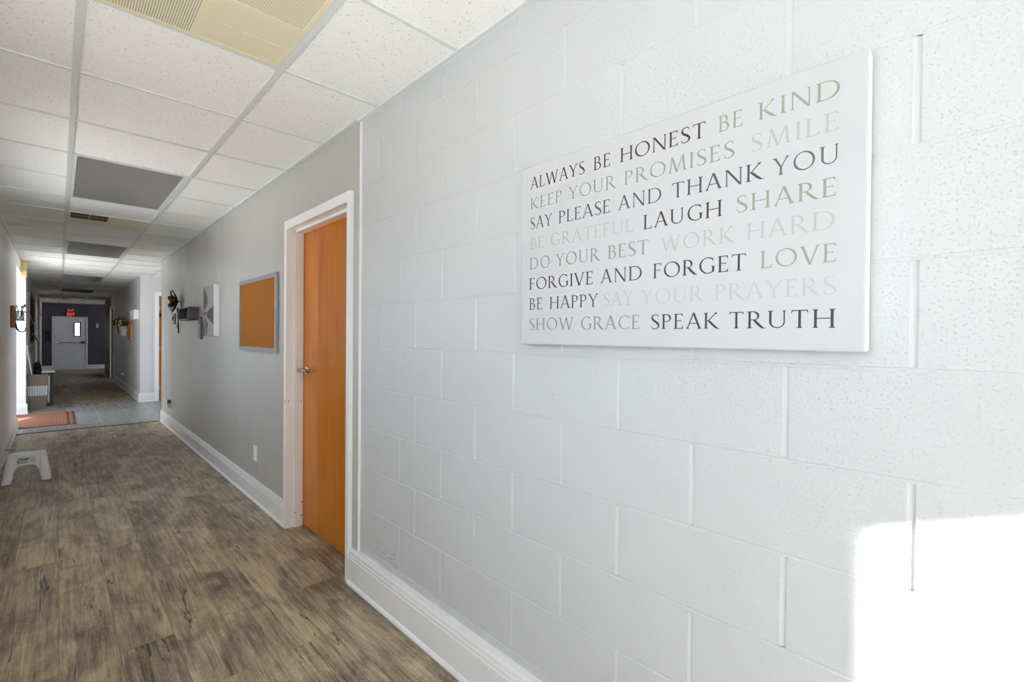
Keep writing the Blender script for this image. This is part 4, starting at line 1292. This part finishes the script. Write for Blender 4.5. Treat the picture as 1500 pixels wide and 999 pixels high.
# ------------------------------------------------------------------ far right wall
def boxsign(name, y0, y1, z0, z1, d, m, label, cat):
    b = B(); b.box(-d, -.0005, y0, y1, z0, z1, m, .003, 1)
    return single(name, b, label, cat)
ws = thing('box_sign', (-.04, 11.6, 1.57), 'small white box sign high on the far right wall', 'wall sign')
b = B(); b.box(-.075, -.0005, 10.0 + 1.48, 12.15, 1.575, 1.755, M_canvas_side, .003, 1); build('sign_box', b, ws)
b = B(); b.box(-.04, -.0005, 12.45, 12.95, 1.17, 1.488, M_palewood, .004, 1)
single('wood_plaque', b, 'honey-coloured wooden plaque below the white box sign', 'wall plaque')
wp = thing('wall_planter', (-.06, 13.9, 1.22), 'wall planter of white flowers beside the honey wooden plaque', 'planter')
b = B(); b.box(-.012, -.0005, 13.1, 14.7, 1.40, 1.58, M_oak); build('back_board', b, wp)
for y in (13.35, 13.95, 14.5):
    b = B(); b.lathe([(.035, 0), (.05, .12), (.05, .22), (.044, .22), (.04, .1)], (-.062, y, 1.24 if y < 14.3 else 1.3), (0, 0, 1), M_paper if y < 14.3 else M_oak, 14); build('pot', b, wp)
rnd = random.Random(5)
b = B()
for k in range(26):
    y = 13.1 + 1.9 * rnd.random(); z = 1.50 + .13 * rnd.random(); x = -.05 - .09 * rnd.random()
    a = rnd.random() * 6
    b.solid([(x, y, z), (x - .03, y + .05 * math.cos(a), z + .05), (x - .05, y + .11 * math.cos(a), z + .04 * math.sin(a)), (x - .02, y + .05 * math.cos(a), z - .02)], (.002, .002, .002), M_leaf)
o = build('leaves', b, wp); o['kind'] = 'stuff'
for k in range(9):
    y = 13.15 + .2 * k; z = 1.5 + .07 * rnd.random(); x = -.1 - .05 * rnd.random()
    b = B()
    for j in range(5):
        a = 2 * PI * j / 5
        b.blob((x, y + .035 * math.cos(a), z + .035 * math.sin(a)), (.014, .026, .026), M_petal, 1)
    b.blob((x - .012, y, z), (.01, .014, .014), M_yellow, 1)
    build('flower', b, wp)
outlet('wall_outlet', 14.3, .33, 'white double socket low on the far right wall below the flowers', 0)
b = B(); b.box(-.05, -.009, 14.27, 14.33, .335, .375, M_plastic, .006, 2)
single('plug_adapter', b, 'white plug adapter in the far socket below the flowers', 'plug')

# ------------------------------------------------------------------ end wall
ex = thing('exit_sign', (-.78, Y_END - .03, 1.915), 'red lit EXIT sign above the far grey door', 'exit sign')
b = B(); b.box(-.895, -.665, Y_END - .055, Y_END - .0005, 1.915, 2.055, M_exitface, .004, 1); build('sign_case', b, ex)
b = B(); yy = Y_END - .0556
def bar(x0, z0, x1, z1, w_=.019):
    dx, dz = x1 - x0, z1 - z0; k = math.hypot(dx, dz); nx, nz = -dz / k * w_ / 2, dx / k * w_ / 2
    b.poly([(x0 + nx, yy, z0 + nz), (x0 - nx, yy, z0 - nz), (x1 - nx, yy, z1 - nz), (x1 + nx, yy, z1 + nz)], M_exit)
zb, zt = 1.932, 2.038
x = -.878
bar(x + .009, zb, x + .009, zt); bar(x, zt - .009, x + .042, zt - .009); bar(x, zb + .009, x + .042, zb + .009); bar(x, (zb + zt) / 2, x + .036, (zb + zt) / 2)
x += .056; bar(x, zb, x + .046, zt); bar(x, zt, x + .046, zb)
x += .062; bar(x + .009, zb, x + .009, zt)
x += .03; bar(x, zt - .009, x + .05, zt - .009); bar(x + .025, zb, x + .025, zt)
for f in b.bm.faces:
    f.normal_update()
    if f.normal.y > 0:
        f.normal_flip()
build('lettering', b, ex, fix=False)
b = B(); b.box(-.87, -.72, Y_END - .07, Y_END - .0005, 2.085, 2.165, M_beige, .008, 2)
b.lathe([(.02, 0), (.028, .03), (.026, .035)], (-.85, Y_END - .07, 2.15), (-.3, -1, .1), M_beige, 14); b.lathe([(.02, 0), (.028, .03), (.026, .035)], (-.74, Y_END - .07, 2.15), (.3, -1, .1), M_beige, 14)
single('emergency_lamp', b, 'beige emergency lamp box above the exit sign', 'lamp')
ph = thing('wall_telephone', (-1.372, Y_END - .04, 1.02), 'black wall telephone left of the far grey door', 'telephone')
b = B(); b.box(-1.43, -1.315, Y_END - .05, Y_END - .0005, 1.02, 1.38, M_black, .01, 2); build('phone_body', b, ph)
b = B(); b.tube([(-1.345, Y_END - .06, 1.10), (-1.345, Y_END - .095, 1.14), (-1.345, Y_END - .095, 1.29), (-1.345, Y_END - .06, 1.33)], [.022, .015, .015, .022], M_dark_slot, 10); build('handset', b, ph)
b = B(); b.box(-.10, -.04, Y_END - .03, Y_END - .0005, 1.52, 1.66, M_plastic, .006, 2); b.box(-.085, -.055, Y_END - .034, Y_END - .029, 1.57, 1.62, M_dark_slot)
single('thermostat', b, 'white thermostat at the right end of the far wall', 'thermostat')
